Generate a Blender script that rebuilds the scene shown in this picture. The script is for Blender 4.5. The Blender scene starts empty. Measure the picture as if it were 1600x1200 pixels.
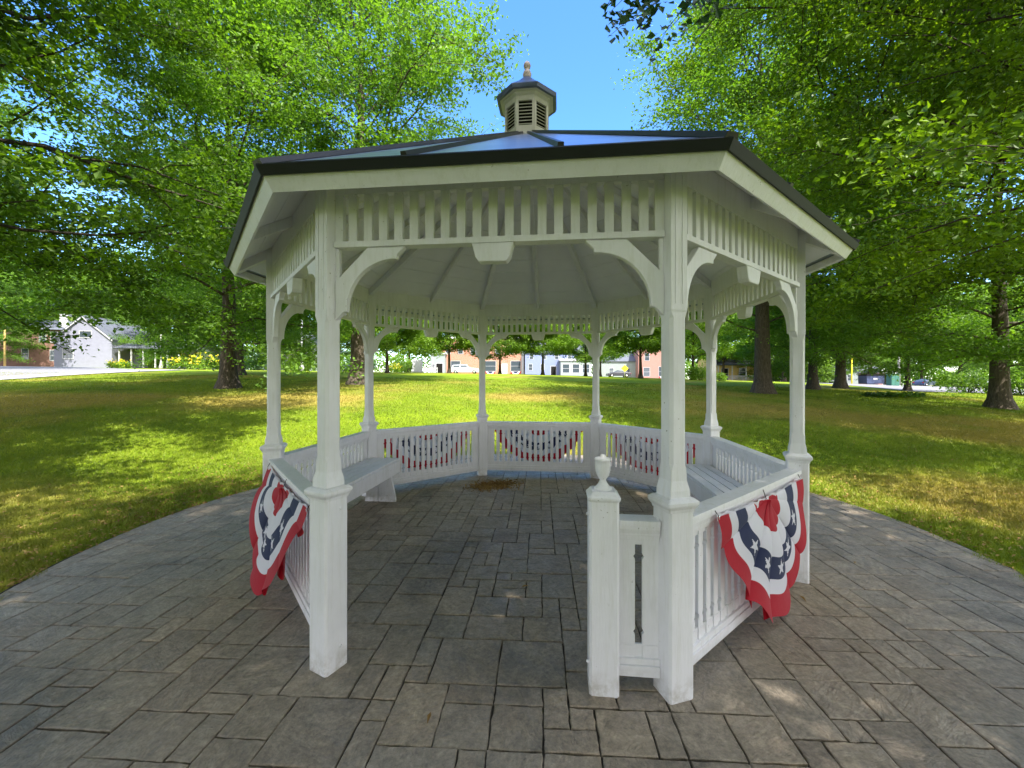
import bpy, math, random
import numpy as np
from mathutils import Vector, Matrix
PI = math.pi
R_ = math.radians
scene = bpy.context.scene
col = scene.collection
rng = np.random.default_rng(7)
random.seed(7)

# ------------------------------------------------------------------ camera, sky, sun, exposure
cam_d = bpy.data.cameras.new('camera'); cam = bpy.data.objects.new('camera', cam_d); col.objects.link(cam)
cam.location = (0, 0, 1.6); cam.rotation_euler = (R_(90), 0, 0)
cam_d.sensor_width = 36; cam_d.lens = 634.5 / 1600 * 36
cam_d.shift_x = -10.5 / 1600; cam_d.shift_y = -9.7 / 1600
cam_d.clip_start = .05; cam_d.clip_end = 2000
scene.camera = cam
SUN_AZ, SUN_EL = R_(150), R_(52)          # azimuth from +Y towards +X
world = bpy.data.worlds.new('World'); scene.world = world; world.use_nodes = True
wn = world.node_tree; bg = wn.nodes['Background']
sky = wn.nodes.new('ShaderNodeTexSky'); sky.sky_type = 'NISHITA'; sky.sun_disc = False
sky.sun_elevation = SUN_EL; sky.sun_rotation = SUN_AZ
sky.air_density = 1.0; sky.dust_density = .3; sky.ozone_density = 2.5
tint = wn.nodes.new('ShaderNodeMix'); tint.data_type = 'RGBA'; tint.blend_type = 'MULTIPLY'; 
tz = wn.nodes.new('ShaderNodeTexCoord'); ts = wn.nodes.new('ShaderNodeSeparateXYZ'); wn.links.new(tz.outputs['Generated'], ts.inputs[0])
tm = wn.nodes.new('ShaderNodeMapRange'); tm.inputs['From Min'].default_value = .02; tm.inputs['From Max'].default_value = .4; tm.inputs['To Min'].default_value = .25
wn.links.new(ts.outputs[2], tm.inputs['Value']); wn.links.new(tm.outputs[0], tint.inputs[0])
wn.links.new(sky.outputs[0], tint.inputs[6]); tint.inputs[7].default_value = (.33, .54, .80, 1)
# clouds added for neutral fill light: a broken bank over the side of the sky behind and beside the viewpoint, clear blue ahead
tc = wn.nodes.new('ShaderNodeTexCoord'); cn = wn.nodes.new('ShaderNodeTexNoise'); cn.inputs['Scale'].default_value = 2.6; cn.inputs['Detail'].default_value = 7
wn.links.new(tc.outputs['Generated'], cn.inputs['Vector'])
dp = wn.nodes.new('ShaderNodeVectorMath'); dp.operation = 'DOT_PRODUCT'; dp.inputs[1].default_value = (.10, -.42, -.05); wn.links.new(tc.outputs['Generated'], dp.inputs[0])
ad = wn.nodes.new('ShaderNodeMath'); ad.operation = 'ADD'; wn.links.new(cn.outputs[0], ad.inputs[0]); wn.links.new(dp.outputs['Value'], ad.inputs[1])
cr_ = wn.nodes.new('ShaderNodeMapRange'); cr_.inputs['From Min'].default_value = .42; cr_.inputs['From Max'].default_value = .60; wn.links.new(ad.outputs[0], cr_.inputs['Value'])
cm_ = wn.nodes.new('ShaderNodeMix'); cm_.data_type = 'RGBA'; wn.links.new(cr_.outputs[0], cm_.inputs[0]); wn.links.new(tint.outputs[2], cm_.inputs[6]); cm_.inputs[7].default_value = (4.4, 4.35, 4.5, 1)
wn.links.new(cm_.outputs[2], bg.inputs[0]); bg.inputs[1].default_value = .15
sd = bpy.data.lights.new('sun', 'SUN'); so = bpy.data.objects.new('sun', sd); col.objects.link(so)
sd.energy = 2.7; sd.angle = R_(.5); sd.color = (1, .95, .86)
tosun = Vector((math.sin(SUN_AZ) * math.cos(SUN_EL), math.cos(SUN_AZ) * math.cos(SUN_EL), math.sin(SUN_EL)))
so.rotation_euler = tosun.to_track_quat('Z', 'Y').to_euler(); so.location = tosun * 60
vs = scene.view_settings; vs.view_transform = 'Standard'; vs.look = 'None'; vs.gamma = 1; vs.exposure = 2.35
vs.use_curve_mapping = False
scene.render.engine = 'CYCLES'
scene.cycles.max_bounces = 9; scene.cycles.diffuse_bounces = 7; scene.cycles.transmission_bounces = 4
scene.cycles.transparent_max_bounces = 4
scene.render.resolution_x = 1024; scene.render.resolution_y = 768

# ------------------------------------------------------------------ materials
def srgb(r, g, b):
    f = lambda c: (c / 255 / 12.92) if c / 255 <= .04045 else ((c / 255 + .055) / 1.055) ** 2.4
    return (f(r), f(g), f(b), 1)

class NT:
    def __init__(s, name):
        s.m = bpy.data.materials.new(name); s.m.use_nodes = True; s.t = s.m.node_tree; s.N = s.t.nodes
        s.p = s.N['Principled BSDF']; s.out = s.N['Material Output']
    def n(s, ty, **kw):
        x = s.N.new(ty)
        for k, v in kw.items():
            if hasattr(x, k) and k not in ('Scale',): setattr(x, k, v)
            else: x.inputs[k].default_value = v
        return x
    def l(s, a, b): s.t.links.new(a, b)
    def noise(s, scale, detail=4, rough=.55, vec=None, dist=0):
        x = s.N.new('ShaderNodeTexNoise'); x.inputs['Scale'].default_value = scale; x.inputs['Detail'].default_value = detail
        x.inputs['Roughness'].default_value = rough; x.inputs['Distortion'].default_value = dist
        if vec: s.l(vec, x.inputs['Vector'])
        return x
    def obj(s, scale=None):
        c = s.N.new('ShaderNodeTexCoord'); o = c.outputs['Object']
        if scale:
            mp = s.N.new('ShaderNodeMapping'); mp.inputs['Scale'].default_value = scale; s.l(o, mp.inputs[0]); return mp.outputs[0]
        return o
    def pos(s, scale=None):
        c = s.N.new('ShaderNodeNewGeometry'); o = c.outputs['Position']
        if scale:
            mp = s.N.new('ShaderNodeMapping'); mp.inputs['Scale'].default_value = scale; s.l(o, mp.inputs[0]); return mp.outputs[0]
        return o
    def ramp(s, fac, stops, interp='LINEAR'):
        r = s.N.new('ShaderNodeValToRGB'); r.color_ramp.interpolation = interp; e = r.color_ramp.elements
        while len(e) < len(stops): e.new(.5)
        for i, (p, c) in enumerate(stops):
            e[i].position = p; e[i].color = c if len(c) == 4 else (*c, 1)
        s.l(fac, r.inputs[0]); return r.outputs[0]
    def mix(s, fac, a, b, mode='MIX'):
        x = s.N.new('ShaderNodeMix'); x.data_type = 'RGBA'; x.blend_type = mode
        for v, i in ((fac, 0), (a, 6), (b, 7)):
            if isinstance(v, bpy.types.NodeSocket): s.l(v, x.inputs[i])
            elif i == 0: x.inputs[0].default_value = v
            else: x.inputs[i].default_value = v if len(v) == 4 else (*v, 1)
        return x.outputs[2]
    def bump(s, h, strength=.3, dist=.01, normal=None):
        b = s.N.new('ShaderNodeBump'); b.inputs['Strength'].default_value = strength; b.inputs['Distance'].default_value = dist
        s.l(h, b.inputs['Height'])
        if normal: s.l(normal, b.inputs['Normal'])
        s.l(b.outputs[0], s.p.inputs['Normal']); return b.outputs[0]
    def base(s, c, rough=.6, spec=.5, metal=0):
        if isinstance(c, bpy.types.NodeSocket): s.l(c, s.p.inputs['Base Color'])
        else: s.p.inputs['Base Color'].default_value = c if len(c) == 4 else (*c, 1)
        s.p.inputs['Roughness'].default_value = rough; s.p.inputs['Specular IOR Level'].default_value = spec
        s.p.inputs['Metallic'].default_value = metal; return s

def simple(name, c, rough=.6, spec=.5, metal=0, var=.12, scale=6):
    t = NT(name); nz = t.noise(scale, 5, .6, t.obj())
    c = c[:3]
    t.base(t.ramp(nz.outputs[0], [(.3, tuple(x * (1 - var) for x in c)), (.7, tuple(min(1, x * (1 + var)) for x in c))]), rough, spec, metal)
    return t.m

def white_paint(name, c=(.79, .785, .825), dirt=1.0, spots=True):
    t = NT(name); o = t.pos()
    n1 = t.noise(3.0, 5, .6, o)
    c1 = t.ramp(n1.outputs[0], [(.3, tuple(x * .9 for x in c)), (.65, c)])
    st = t.noise(5, 6, .7, t.pos((6, 6, .6)))                          # vertical weather streaks
    f = t.ramp(st.outputs[0], [(.5, (0, 0, 0)), (.75, (.55 * dirt,) * 3)])
    c2 = t.mix(f, c1, (c[0] * .74, c[1] * .74, c[2] * .66))
    if spots:                                                          # chips and mildew specks
        v = t.noise(55, 2, .5, o); w = t.noise(2.2, 3, .6, o)
        a = t.ramp(v.outputs[0], [(.69, (0, 0, 0)), (.75, (.8, .8, .8))]); b = t.ramp(w.outputs[0], [(.5, (0, 0, 0)), (.62, (1, 1, 1))])
        c2 = t.mix(t.mix(1, a, b, 'MULTIPLY'), c2, (.24, .22, .18))
        z = t.N.new('ShaderNodeSeparateXYZ'); t.l(o, z.inputs[0])      # soil splashed on the lowest hand's breadth
        zr = t.ramp(z.outputs[2], [(0, (.75, .75, .75)), (.14, (0, 0, 0))])
        g = t.noise(14, 5, .7, o); gr = t.ramp(g.outputs[0], [(.42, (0, 0, 0)), (.66, (1, 1, 1))])
        c2 = t.mix(t.mix(1, zr, gr, 'MULTIPLY'), c2, (.3, .26, .2))
    t.base(c2, .5, .4)
    gr = t.noise(10, 5, .6, t.pos((8, 8, .8))); t.bump(gr.outputs[0], .3, .006)
    return t.m

M = {}
M['white'] = white_paint('white_paint')
M['ceil'] = None
def ceiling_mat():
    t = NT('ceiling_boards'); o = t.obj()
    n = t.noise(2.5, 4, .6, o)
    t.base(t.ramp(n.outputs[0], [(.3, (.76, .755, .80)), (.7, (.83, .825, .87))]), .6, .3)
    s = t.N.new('ShaderNodeSeparateXYZ'); t.l(o, s.inputs[0])
    m = t.N.new('ShaderNodeMath'); m.operation = 'MULTIPLY'; m.inputs[1].default_value = 8.5; t.l(s.outputs[2], m.inputs[0])
    f = t.N.new('ShaderNodeMath'); f.operation = 'FRACT'; t.l(m.outputs[0], f.inputs[0])
    r = t.ramp(f.outputs[0], [(0, (0, 0, 0)), (.06, (1, 1, 1)), (.94, (1, 1, 1)), (1, (0, 0, 0))])
    t.bump(r, .8, .008); return t.m
M['ceil'] = ceiling_mat()
M['cup'] = white_paint('cupola_paint', (.50, .47, .42), spots=False)
def roofmat():
    t = NT('roof_metal'); o = t.pos()
    n = t.noise(1.2, 4, .6, t.pos((1, 6, 1))); 
    t.base(t.ramp(n.outputs[0], [(.3, (.34, .38, .50)), (.7, (.48, .53, .66))]), .28, .6, .75)
    n2 = t.noise(6, 3, .5, o); t.bump(n2.outputs[0], .06, .01)
    return t.m
M['roof'] = roofmat()
M['drip'] = simple('drip_metal', (.014, .017, .018), .6, .3, 0)
M['seam'] = simple('seam_metal', (.045, .042, .045), .4, .5, .3)
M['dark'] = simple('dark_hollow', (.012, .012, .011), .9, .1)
M['pave'] = None
def pavemat():
    t = NT('stamped_stone'); o = t.pos()
    g = t.N.new('ShaderNodeNewGeometry'); ri = g.outputs['Random Per Island']
    isl = t.ramp(ri, [(0, (.225, .175, .130)), (.35, (.30, .24, .18)), (.7, (.26, .215, .17)), (1, (.36, .28, .20))])
    n = t.noise(1.1, 6, .65, o); c = t.mix(t.ramp(n.outputs[0], [(.35, (0, 0, 0)), (.7, (1, 1, 1))]), isl, (.26, .225, .185))
    n2 = t.noise(.55, 7, .72, o, .8); dk = t.ramp(n2.outputs[0], [(.50, (0, 0, 0)), (.66, (.75, .75, .75))])
    c = t.mix(dk, c, (.075, .068, .06))
    n5 = t.noise(7, 7, .75, o, 1.5); c = t.mix(.5, c, t.ramp(n5.outputs[0], [(.35, (.24, .24, .24)), (.65, (.76, .75, .72))]), 'OVERLAY')
    n3 = t.noise(38, 7, .8, o); c = t.mix(.8, c, t.ramp(n3.outputs[0], [(.3, (.25, .25, .25)), (.7, (.82, .81, .78))]), 'OVERLAY')
    n4 = t.noise(4, 4, .6, o); c = t.mix(t.ramp(n4.outputs[0], [(.6, (0, 0, 0)), (.8, (.35, .35, .35))]), c, (.22, .21, .2))
    t.base(c, .45, .5)
    rr = t.noise(3, 5, .7, o); ro = t.ramp(rr.outputs[0], [(.3, (.38,) * 3), (.7, (.68,) * 3)]); t.l(ro, t.p.inputs['Roughness'])
    # riven slate relief, its grain turned stone by stone
    vr = t.N.new('ShaderNodeVectorRotate'); vr.rotation_type = 'Z_AXIS'; t.l(o, vr.inputs['Vector'])
    m = t.N.new('ShaderNodeMath'); m.operation = 'MULTIPLY'; m.inputs[1].default_value = 6.28; t.l(ri, m.inputs[0]); t.l(m.outputs[0], vr.inputs['Angle'])
    mp = t.N.new('ShaderNodeMapping'); mp.inputs['Scale'].default_value = (3, 7, 3); t.l(vr.outputs[0], mp.inputs[0])
    w = t.noise(1.6, 8, .68, mp.outputs[0], .45)
    b1 = t.N.new('ShaderNodeBump'); b1.inputs['Strength'].default_value = .85; b1.inputs['Distance'].default_value = .035; t.l(w.outputs[0], b1.inputs['Height'])
    w2 = t.noise(32, 6, .7, o); t.bump(w2.outputs[0], .7, .007, b1.outputs[0])
    return t.m
M['pave'] = pavemat()
M['grout'] = simple('joint_sand', (.055, .048, .040), .9, .2, 0, .3, 20)
def dry_mask(t, o):
    n1 = t.noise(.16, 6, .62, o); acc = None
    for (x, y, rx, ry) in ((9.5, 12.5, 5.5, 3.2), (-11, 13.5, 7, 1.6), (1, 15, 4, 1.8), (6.5, 5.0, 1.6, 2.2), (16, 11, 5, 4)):
        sb = t.N.new('ShaderNodeVectorMath'); sb.operation = 'SUBTRACT'; t.l(o, sb.inputs[0]); sb.inputs[1].default_value = (x, y, 0)
        ml = t.N.new('ShaderNodeVectorMath'); ml.operation = 'MULTIPLY'; t.l(sb.outputs[0], ml.inputs[0]); ml.inputs[1].default_value = (1 / rx, 1 / ry, 0)
        ln = t.N.new('ShaderNodeVectorMath'); ln.operation = 'LENGTH'; t.l(ml.outputs[0], ln.inputs[0])
        mr = t.N.new('ShaderNodeMapRange'); mr.inputs['From Min'].default_value = .3; mr.inputs['From Max'].default_value = 1.5; mr.inputs['To Min'].default_value = .18; mr.inputs['To Max'].default_value = 0; t.l(ln.outputs['Value'], mr.inputs['Value'])
        if acc is None: acc = mr.outputs[0]
        else:
            a = t.N.new('ShaderNodeMath'); a.operation = 'MAXIMUM'; t.l(acc, a.inputs[0]); t.l(mr.outputs[0], a.inputs[1]); acc = a.outputs[0]
    a = t.N.new('ShaderNodeMath'); a.operation = 'ADD'; t.l(acc, a.inputs[0]); t.l(n1.outputs[0], a.inputs[1])
    return t.ramp(a.outputs[0], [(.50, (0, 0, 0)), (.68, (.85, .85, .85))])
def lawnmat():
    t = NT('lawn'); o = t.pos()
    n1 = t.noise(.10, 5, .6, o); n2 = t.noise(1.1, 6, .7, o); n3 = t.noise(28, 4, .8, t.pos((1, .5, 1)))
    green = t.ramp(n2.outputs[0], [(.25, (.10, .165, .009)), (.5, (.155, .23, .010)), (.75, (.22, .285, .015))])
    dry = t.ramp(n2.outputs[0], [(.3, (.24, .20, .03)), (.7, (.40, .29, .08))])
    c = t.mix(dry_mask(t, o), green, dry)
    c = t.mix(.4, c, t.ramp(n3.outputs[0], [(.3, (.3, .3, .3)), (.7, (.78, .78, .75))]), 'OVERLAY')
    t.base(c, .9, .1); t.bump(n3.outputs[0], .8, .05); return t.m
M['lawn'] = lawnmat()
def leafmat(name, a, b, c, tr=.4, rough=.5, dry=False):
    t = NT(name); g = t.N.new('ShaderNodeNewGeometry')
    cc = t.ramp(g.outputs['Random Per Island'], [(0, a), (.55, b), (1, c)])
    n0 = t.noise(.8, 4, .65, g.outputs['Position']); cc = t.mix(t.ramp(n0.outputs[0], [(.42, (.75, .75, .75)), (.56, (0, 0, 0))]), cc, tuple(x * .75 for x in a[:3]))
    n = t.noise(.45, 3, .6, g.outputs['Position']); cc = t.mix(t.ramp(n.outputs[0], [(.4, (0, 0, 0)), (.65, (.5, .5, .5))]), cc, tuple(x * 1.35 for x in c[:3]))
    if dry: cc = t.mix(dry_mask(t, g.outputs['Position']), cc, (.36, .28, .07))
    t.base(cc, rough, .35)
    tl = t.N.new('ShaderNodeBsdfTranslucent')
    hs = t.mix(1, cc, (1.25, 1.35, .35), 'MULTIPLY'); t.l(hs, tl.inputs[0])
    mx = t.N.new('ShaderNodeMixShader'); mx.inputs[0].default_value = tr
    t.l(t.p.outputs[0], mx.inputs[1]); t.l(tl.outputs[0], mx.inputs[2]); t.l(mx.outputs[0], t.out.inputs[0]); return t.m
M['leaf_maple'] = leafmat('maple_leaves', (.045, .10, .010), (.085, .17, .014), (.15, .25, .02), .45)
M['leaf_right'] = leafmat('linden_leaves', (.05, .11, .010), (.10, .185, .012), (.19, .28, .018), .45)
M['leaf_oak'] = leafmat('oak_leaves', (.07, .155, .022), (.115, .225, .03), (.18, .31, .045), .5)
M['leaf_far'] = leafmat('young_tree_leaves', (.07, .15, .016), (.12, .23, .022), (.20, .31, .035), .5)
M['leaf_dark'] = leafmat('evergreen_leaves', (.012, .045, .014), (.025, .075, .022), (.045, .11, .03), .2)
M['leaf_shrub'] = leafmat('shrub_leaves', (.09, .2, .015), (.15, .28, .02), (.24, .36, .03), .4)
M['flower'] = leafmat('yellow_flowers', (.75, .5, .01), (.85, .6, .02), (.35, .45, .02), .3)
M['hosta'] = leafmat('hosta_leaves', (.04, .10, .012), (.07, .16, .015), (.12, .22, .02), .3)
M['grass'] = leafmat('grass_blades', (.11, .17, .008), (.165, .24, .010), (.25, .29, .025), .3, .6, True)
M['litter'] = leafmat('leaf_litter', (.16, .075, .02), (.30, .17, .045), (.42, .30, .11), .1, .7)
def barkmat(name, a, b):
    t = NT(name); o = t.obj((7, 7, 1.2)); n = t.noise(3.5, 7, .7, o, .6)
    t.base(t.ramp(n.outputs[0], [(.35, a), (.65, b)]), .9, .2); t.bump(n.outputs[0], 1, .05); return t.m
M['bark'] = barkmat('bark', (.045, .035, .026), (.14, .115, .085))
M['bark_dark'] = barkmat('bark_dark', (.028, .022, .017), (.085, .068, .05))
def siding(name, c, pitch=5.5, depth=.02):
    t = NT(name); o = t.obj(); n = t.noise(2, 4, .6, o)
    t.base(t.ramp(n.outputs[0], [(.3, tuple(x * .9 for x in c)), (.7, c)]), .6, .3)
    s = t.N.new('ShaderNodeSeparateXYZ'); t.l(o, s.inputs[0])
    m = t.N.new('ShaderNodeMath'); m.operation = 'MULTIPLY'; m.inputs[1].default_value = pitch; t.l(s.outputs[2], m.inputs[0])
    f = t.N.new('ShaderNodeMath'); f.operation = 'FRACT'; t.l(m.outputs[0], f.inputs[0]); t.bump(f.outputs[0], 1, depth); return t.m
M['sid_grey'] = siding('grey_siding', (.27, .275, .36)); M['sid_brown'] = siding('brown_siding', (.23, .125, .105))
M['sid_white'] = siding('pale_siding', (.27, .31, .31)); M['sid_blue'] = siding('blue_siding', (.19, .23, .40))
M['sid_pink'] = siding('pink_siding', (.40, .20, .17)); M['sid_tan'] = siding('tan_siding', (.66, .46, .17))
def brick(name, a, b):
    t = NT(name); x = t.N.new('ShaderNodeTexBrick'); x.inputs['Scale'].default_value = 1; x.inputs['Brick Width'].default_value = .22
    x.inputs['Row Height'].default_value = .075; x.inputs['Mortar Size'].default_value = .01
    x.inputs['Color1'].default_value = (*a, 1); x.inputs['Color2'].default_value = (*b, 1); x.inputs['Mortar'].default_value = (.45, .38, .33, 1)
    mp = t.N.new('ShaderNodeMapping'); mp.inputs['Rotation'].default_value = (PI / 2, 0, 0); t.l(t.obj(), mp.inputs[0]); t.l(mp.outputs[0], x.inputs[0])
    t.base(x.outputs[0], .8, .2); return t.m
M['brick'] = brick('red_brick', (.34, .085, .035), (.42, .12, .05))
M['shingle'] = simple('shingles', (.11, .12, .15), .85, .2, 0, .3, 8)
M['trim'] = simple('house_trim', (.46, .46, .49), .5, .4)
def glass():
    t = NT('window_glass'); t.base((.05, .065, .08), .08, .8); return t.m
M['glass'] = glass()
M['asphalt'] = simple('asphalt', (.20, .195, .205), .85, .3, 0, .15, 1.5)
M['concrete'] = simple('concrete', (.30, .29, .28), .85, .3, 0, .1, 2)
M['carwhite'] = simple('car_paint_white', (.52, .54, .6), .25, .6, 0, .02)
M['carblue'] = simple('car_paint_slate', (.10, .12, .22), .25, .6, .3, .05)
M['cardark'] = simple('car_paint_dark', (.035, .035, .05), .25, .6, .2, .05)
M['carsilver'] = simple('car_paint_silver', (.42, .45, .52), .25, .6, .4, .05)
M['rubber'] = simple('tyre_rubber', (.02, .02, .02), .9, .2)
M['chrome'] = simple('light_metal', (.55, .55, .56), .35, .5, .7)
M['lampred'] = simple('tail_light', (.5, .02, .02), .3, .5)
M['green_box'] = simple('green_enamel', (.03, .12, .09), .5, .4)
M['blue_box'] = simple('blue_enamel', (.045, .06, .13), .5, .4)
M['yellow'] = simple('sign_yellow', (.9, .75, .02), .5, .4, 0, .03)
M['black'] = simple('sign_black', (.01, .01, .01), .6, .3)
def cloth(name, c):
    t = NT(name); t.base(c, .75, .25); t.p.inputs['Sheen Weight'].default_value = .15
    n = t.noise(7, 4, .6, t.pos()); n2 = t.noise(420, 2, .5, t.obj())
    b = t.N.new('ShaderNodeBump'); b.inputs['Strength'].default_value = .35; b.inputs['Distance'].default_value = .012; t.l(n.outputs[0], b.inputs['Height'])
    t.bump(n2.outputs[0], .15, .001, b.outputs[0])
    tl = t.N.new('ShaderNodeBsdfTranslucent'); tl.inputs[0].default_value = (*c, 1)
    mx = t.N.new('ShaderNodeMixShader'); mx.inputs[0].default_value = .3
    t.l(t.p.outputs[0], mx.inputs[1]); t.l(tl.outputs[0], mx.inputs[2]); t.l(mx.outputs[0], t.out.inputs[0]); return t.m
M['c_red'] = cloth('bunting_red', (.46, .005, .022)); M['c_white'] = cloth('bunting_white', (.78, .77, .84)); M['c_blue'] = cloth('bunting_navy', (.022, .032, .095))

# ------------------------------------------------------------------ mesh helpers
def tag(o, label=None, cat=None, group=None, kind=None):
    if label: o['label'] = label
    if cat: o['category'] = cat
    if group: o['group'] = group
    if kind: o['kind'] = kind
    return o
def empty(name, loc=(0, 0, 0), rz=0, **k):
    o = bpy.data.objects.new(name, None); o.empty_display_size = .2; col.objects.link(o); o.location = loc; o.rotation_euler = (0, 0, rz)
    return tag(o, **k)
def link(name, me, parent=None, loc=(0, 0, 0), rz=0, bevel=0, **k):
    o = bpy.data.objects.new(name, me); col.objects.link(o); o.location = loc; o.rotation_euler = (0, 0, rz)
    if parent: o.parent = parent
    if bevel:
        b = o.modifiers.new('bevel', 'BEVEL'); b.width = bevel; b.segments = 2; b.limit_method = 'ANGLE'; b.angle_limit = R_(40)
    return tag(o, **k)
def npmesh(name, V, F, mats, midx=None, smooth=False):
    V = np.asarray(V, dtype=np.float32); F = np.asarray(F, dtype=np.int32); k = F.shape[1]
    me = bpy.data.meshes.new(name); me.vertices.add(len(V)); me.vertices.foreach_set('co', V.ravel())
    me.loops.add(F.size); me.loops.foreach_set('vertex_index', F.ravel())
    me.polygons.add(len(F)); me.polygons.foreach_set('loop_start', np.arange(0, F.size, k, dtype=np.int32))
    me.polygons.foreach_set('loop_total', np.full(len(F), k, dtype=np.int32))
    for m in mats: me.materials.append(m)
    if midx is not None: me.polygons.foreach_set('material_index', np.asarray(midx, dtype=np.int32))
    me.polygons.foreach_set('use_smooth', np.full(len(F), smooth))
    me.update(calc_edges=True); return me
class MB:
    def __init__(s): s.v = []; s.f = []; s.sm = []
    def add(s, vs, fs, sm=False):
        o = len(s.v); s.v += [tuple(v) for v in vs]; s.f += [tuple(i + o for i in f) for f in fs]; s.sm += [sm] * len(fs); return s
    def box(s, x0, x1, y0, y1, z0, z1, mat=None):
        vs = [Vector((x, y, z)) for z in (z0, z1) for (x, y) in ((x0, y0), (x1, y0), (x1, y1), (x0, y1))]
        if mat is not None: vs = [mat @ v for v in vs]
        return s.add(vs, [(3, 2, 1, 0), (4, 5, 6, 7), (0, 1, 5, 4), (1, 2, 6, 5), (2, 3, 7, 6), (3, 0, 4, 7)])
    def prism(s, pts, d0, d1, axis='y', mat=None):      # outline in the (x,z) plane pushed along y, or (x,y) along z, or (y,z) along x
        n = len(pts); P = {'y': lambda a, b, d: Vector((a, d, b)), 'z': lambda a, b, d: Vector((a, b, d)), 'x': lambda a, b, d: Vector((d, a, b))}[axis]
        vs = [P(a, b, d0) for a, b in pts] + [P(a, b, d1) for a, b in pts]
        if mat is not None: vs = [mat @ v for v in vs]
        fs = [tuple(range(n)), tuple(range(2 * n - 1, n - 1, -1))] + [(i, i + n, (i + 1) % n + n, (i + 1) % n) for i in range(n)]
        return s.add(vs, fs)
    def loft(s, rings, cap=True, sm=False):            # rings of equal length
        n = len(rings[0]); vs = [p for r in rings for p in r]; fs = []
        for k in range(len(rings) - 1):
            for i in range(n):
                j = (i + 1) % n; fs.append((k * n + i, k * n + j, (k + 1) * n + j, (k + 1) * n + i))
        if cap: fs += [tuple(range(n - 1, -1, -1)), tuple(range((len(rings) - 1) * n, len(rings) * n))]
        return s.add(vs, fs, sm)
    def lathe(s, prof, n=16, c=(0, 0), z0=0):
        return s.loft([[(c[0] + r * math.cos(2 * PI * i / n), c[1] + r * math.sin(2 * PI * i / n), z0 + z) for i in range(n)] for r, z in prof], True, True)
    def tube(s, a, b, r0, r1=None, n=8):
        a = Vector(a); b = Vector(b); r1 = r0 if r1 is None else r1; d = (b - a).normalized()
        u = d.orthogonal().normalized(); w = d.cross(u)
        return s.loft([[c + (u * math.cos(2 * PI * i / n) + w * math.sin(2 * PI * i / n)) * r for i in range(n)] for c, r in ((a, r0), (b, r1))], True, True)
    def mesh(s, name, mat):
        me = bpy.data.meshes.new(name); me.from_pydata([tuple(v) for v in s.v], [], s.f)
        for m in (mat if isinstance(mat, (list, tuple)) else [mat]): me.materials.append(m)
        me.polygons.foreach_set('use_smooth', s.sm)
        import bmesh
        bm = bmesh.new(); bm.from_mesh(me); bmesh.ops.recalc_face_normals(bm, faces=bm.faces); bm.to_mesh(me); bm.free()
        me.update(); return me
    def build(s, name, mat, parent=None, **k): return link(name, s.mesh(name, mat), parent, **k)
def copy_tree(o, parent=None):
    c = o.copy(); col.objects.link(c); c.parent = parent
    for ch in list(o.children): copy_tree(ch, c)
    return c

# ------------------------------------------------------------------ terrain
GX, GY, GROT = .0912, 4.39, -.1014
def sstep(a, b, x): t = np.clip((x - a) / (b - a), 0, 1); return t * t * (3 - 2 * t)
def terr(X, Y):
    X = np.asarray(X, float); Y = np.asarray(Y, float); r = np.hypot(X - GX, Y - GY)
    up = 2.3 * (1 - np.exp(-np.maximum(Y - 6, 0) / 20)) * sstep(4.2, 9, r)
    cr = np.where(X > 0, -.03 * X, -.015 * X) * sstep(4.3, 14, r) * sstep(-6, 12, Y)
    return np.maximum(up + cr, -14) + .03 * sstep(4.15, 4.9, r) - .045 * (1 - sstep(3.9, 4.12, r)) - .02
def P(px, d, dz=0):
    x = (px - 810.5) / 634.5 * d; return Vector((x, d, float(terr(x, d)) + dz))
def xs(a, b, n, p): t = np.linspace(-1, 1, n); return np.sign(t) * np.abs(t) ** p * (b - a) / 2 + (a + b) / 2
gx = np.sign(np.linspace(-1, 1, 241)) * np.abs(np.linspace(-1, 1, 241)) ** 2.2 * 420
gy = GY + np.sign(np.linspace(-.45, 1, 241)) * np.abs(np.linspace(-.45, 1, 241)) ** 2.2 * 520
XX, YY = np.meshgrid(gx, gy); ZZ = terr(XX, YY)
V = np.stack([XX, YY, ZZ], -1).reshape(-1, 3); nx = len(gx); ny = len(gy)
I = np.arange(ny - 1)[:, None] * nx + np.arange(nx - 1)[None]; F = np.stack([I, I + 1, I + nx + 1, I + nx], -1).reshape(-1, 4)
link('ground', npmesh('ground', V, F, [M['lawn']], smooth=True), kind='structure')

def ground_sheet(name, poly, mat, n=24, lift=.03):                   # a quad laid on the terrain
    a, b, c, d = [Vector((*p, 0)) for p in poly]; mb = []
    for j in range(n + 1):
        for i in range(n + 1):
            p = (a.lerp(b, i / n)).lerp(d.lerp(c, i / n), j / n); mb.append((p.x, p.y, float(terr(p.x, p.y)) + lift))
    F = [(j * (n + 1) + i, j * (n + 1) + i + 1, (j + 1) * (n + 1) + i + 1, (j + 1) * (n + 1) + i) for j in range(n) for i in range(n)]
    return link(name, npmesh(name, mb, F, [mat], smooth=True), kind='structure')
ground_sheet('street', [(-90, 44), (-24, 19.6), (-33, 36.5), (-90, 70)], M['asphalt'])
ground_sheet('sidewalk', [(-26, 19.4), (-24, 18.7), (-30, 37), (-33, 37.5)], M['concrete'], lift=.05)
ground_sheet('parking_lot', [(25, 26), (62, 30), (170, 100), (52, 92)], M['asphalt'])
ground_sheet('road', [(-40, 86), (60, 88), (62, 97), (-40, 95)], M['asphalt'])

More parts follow.
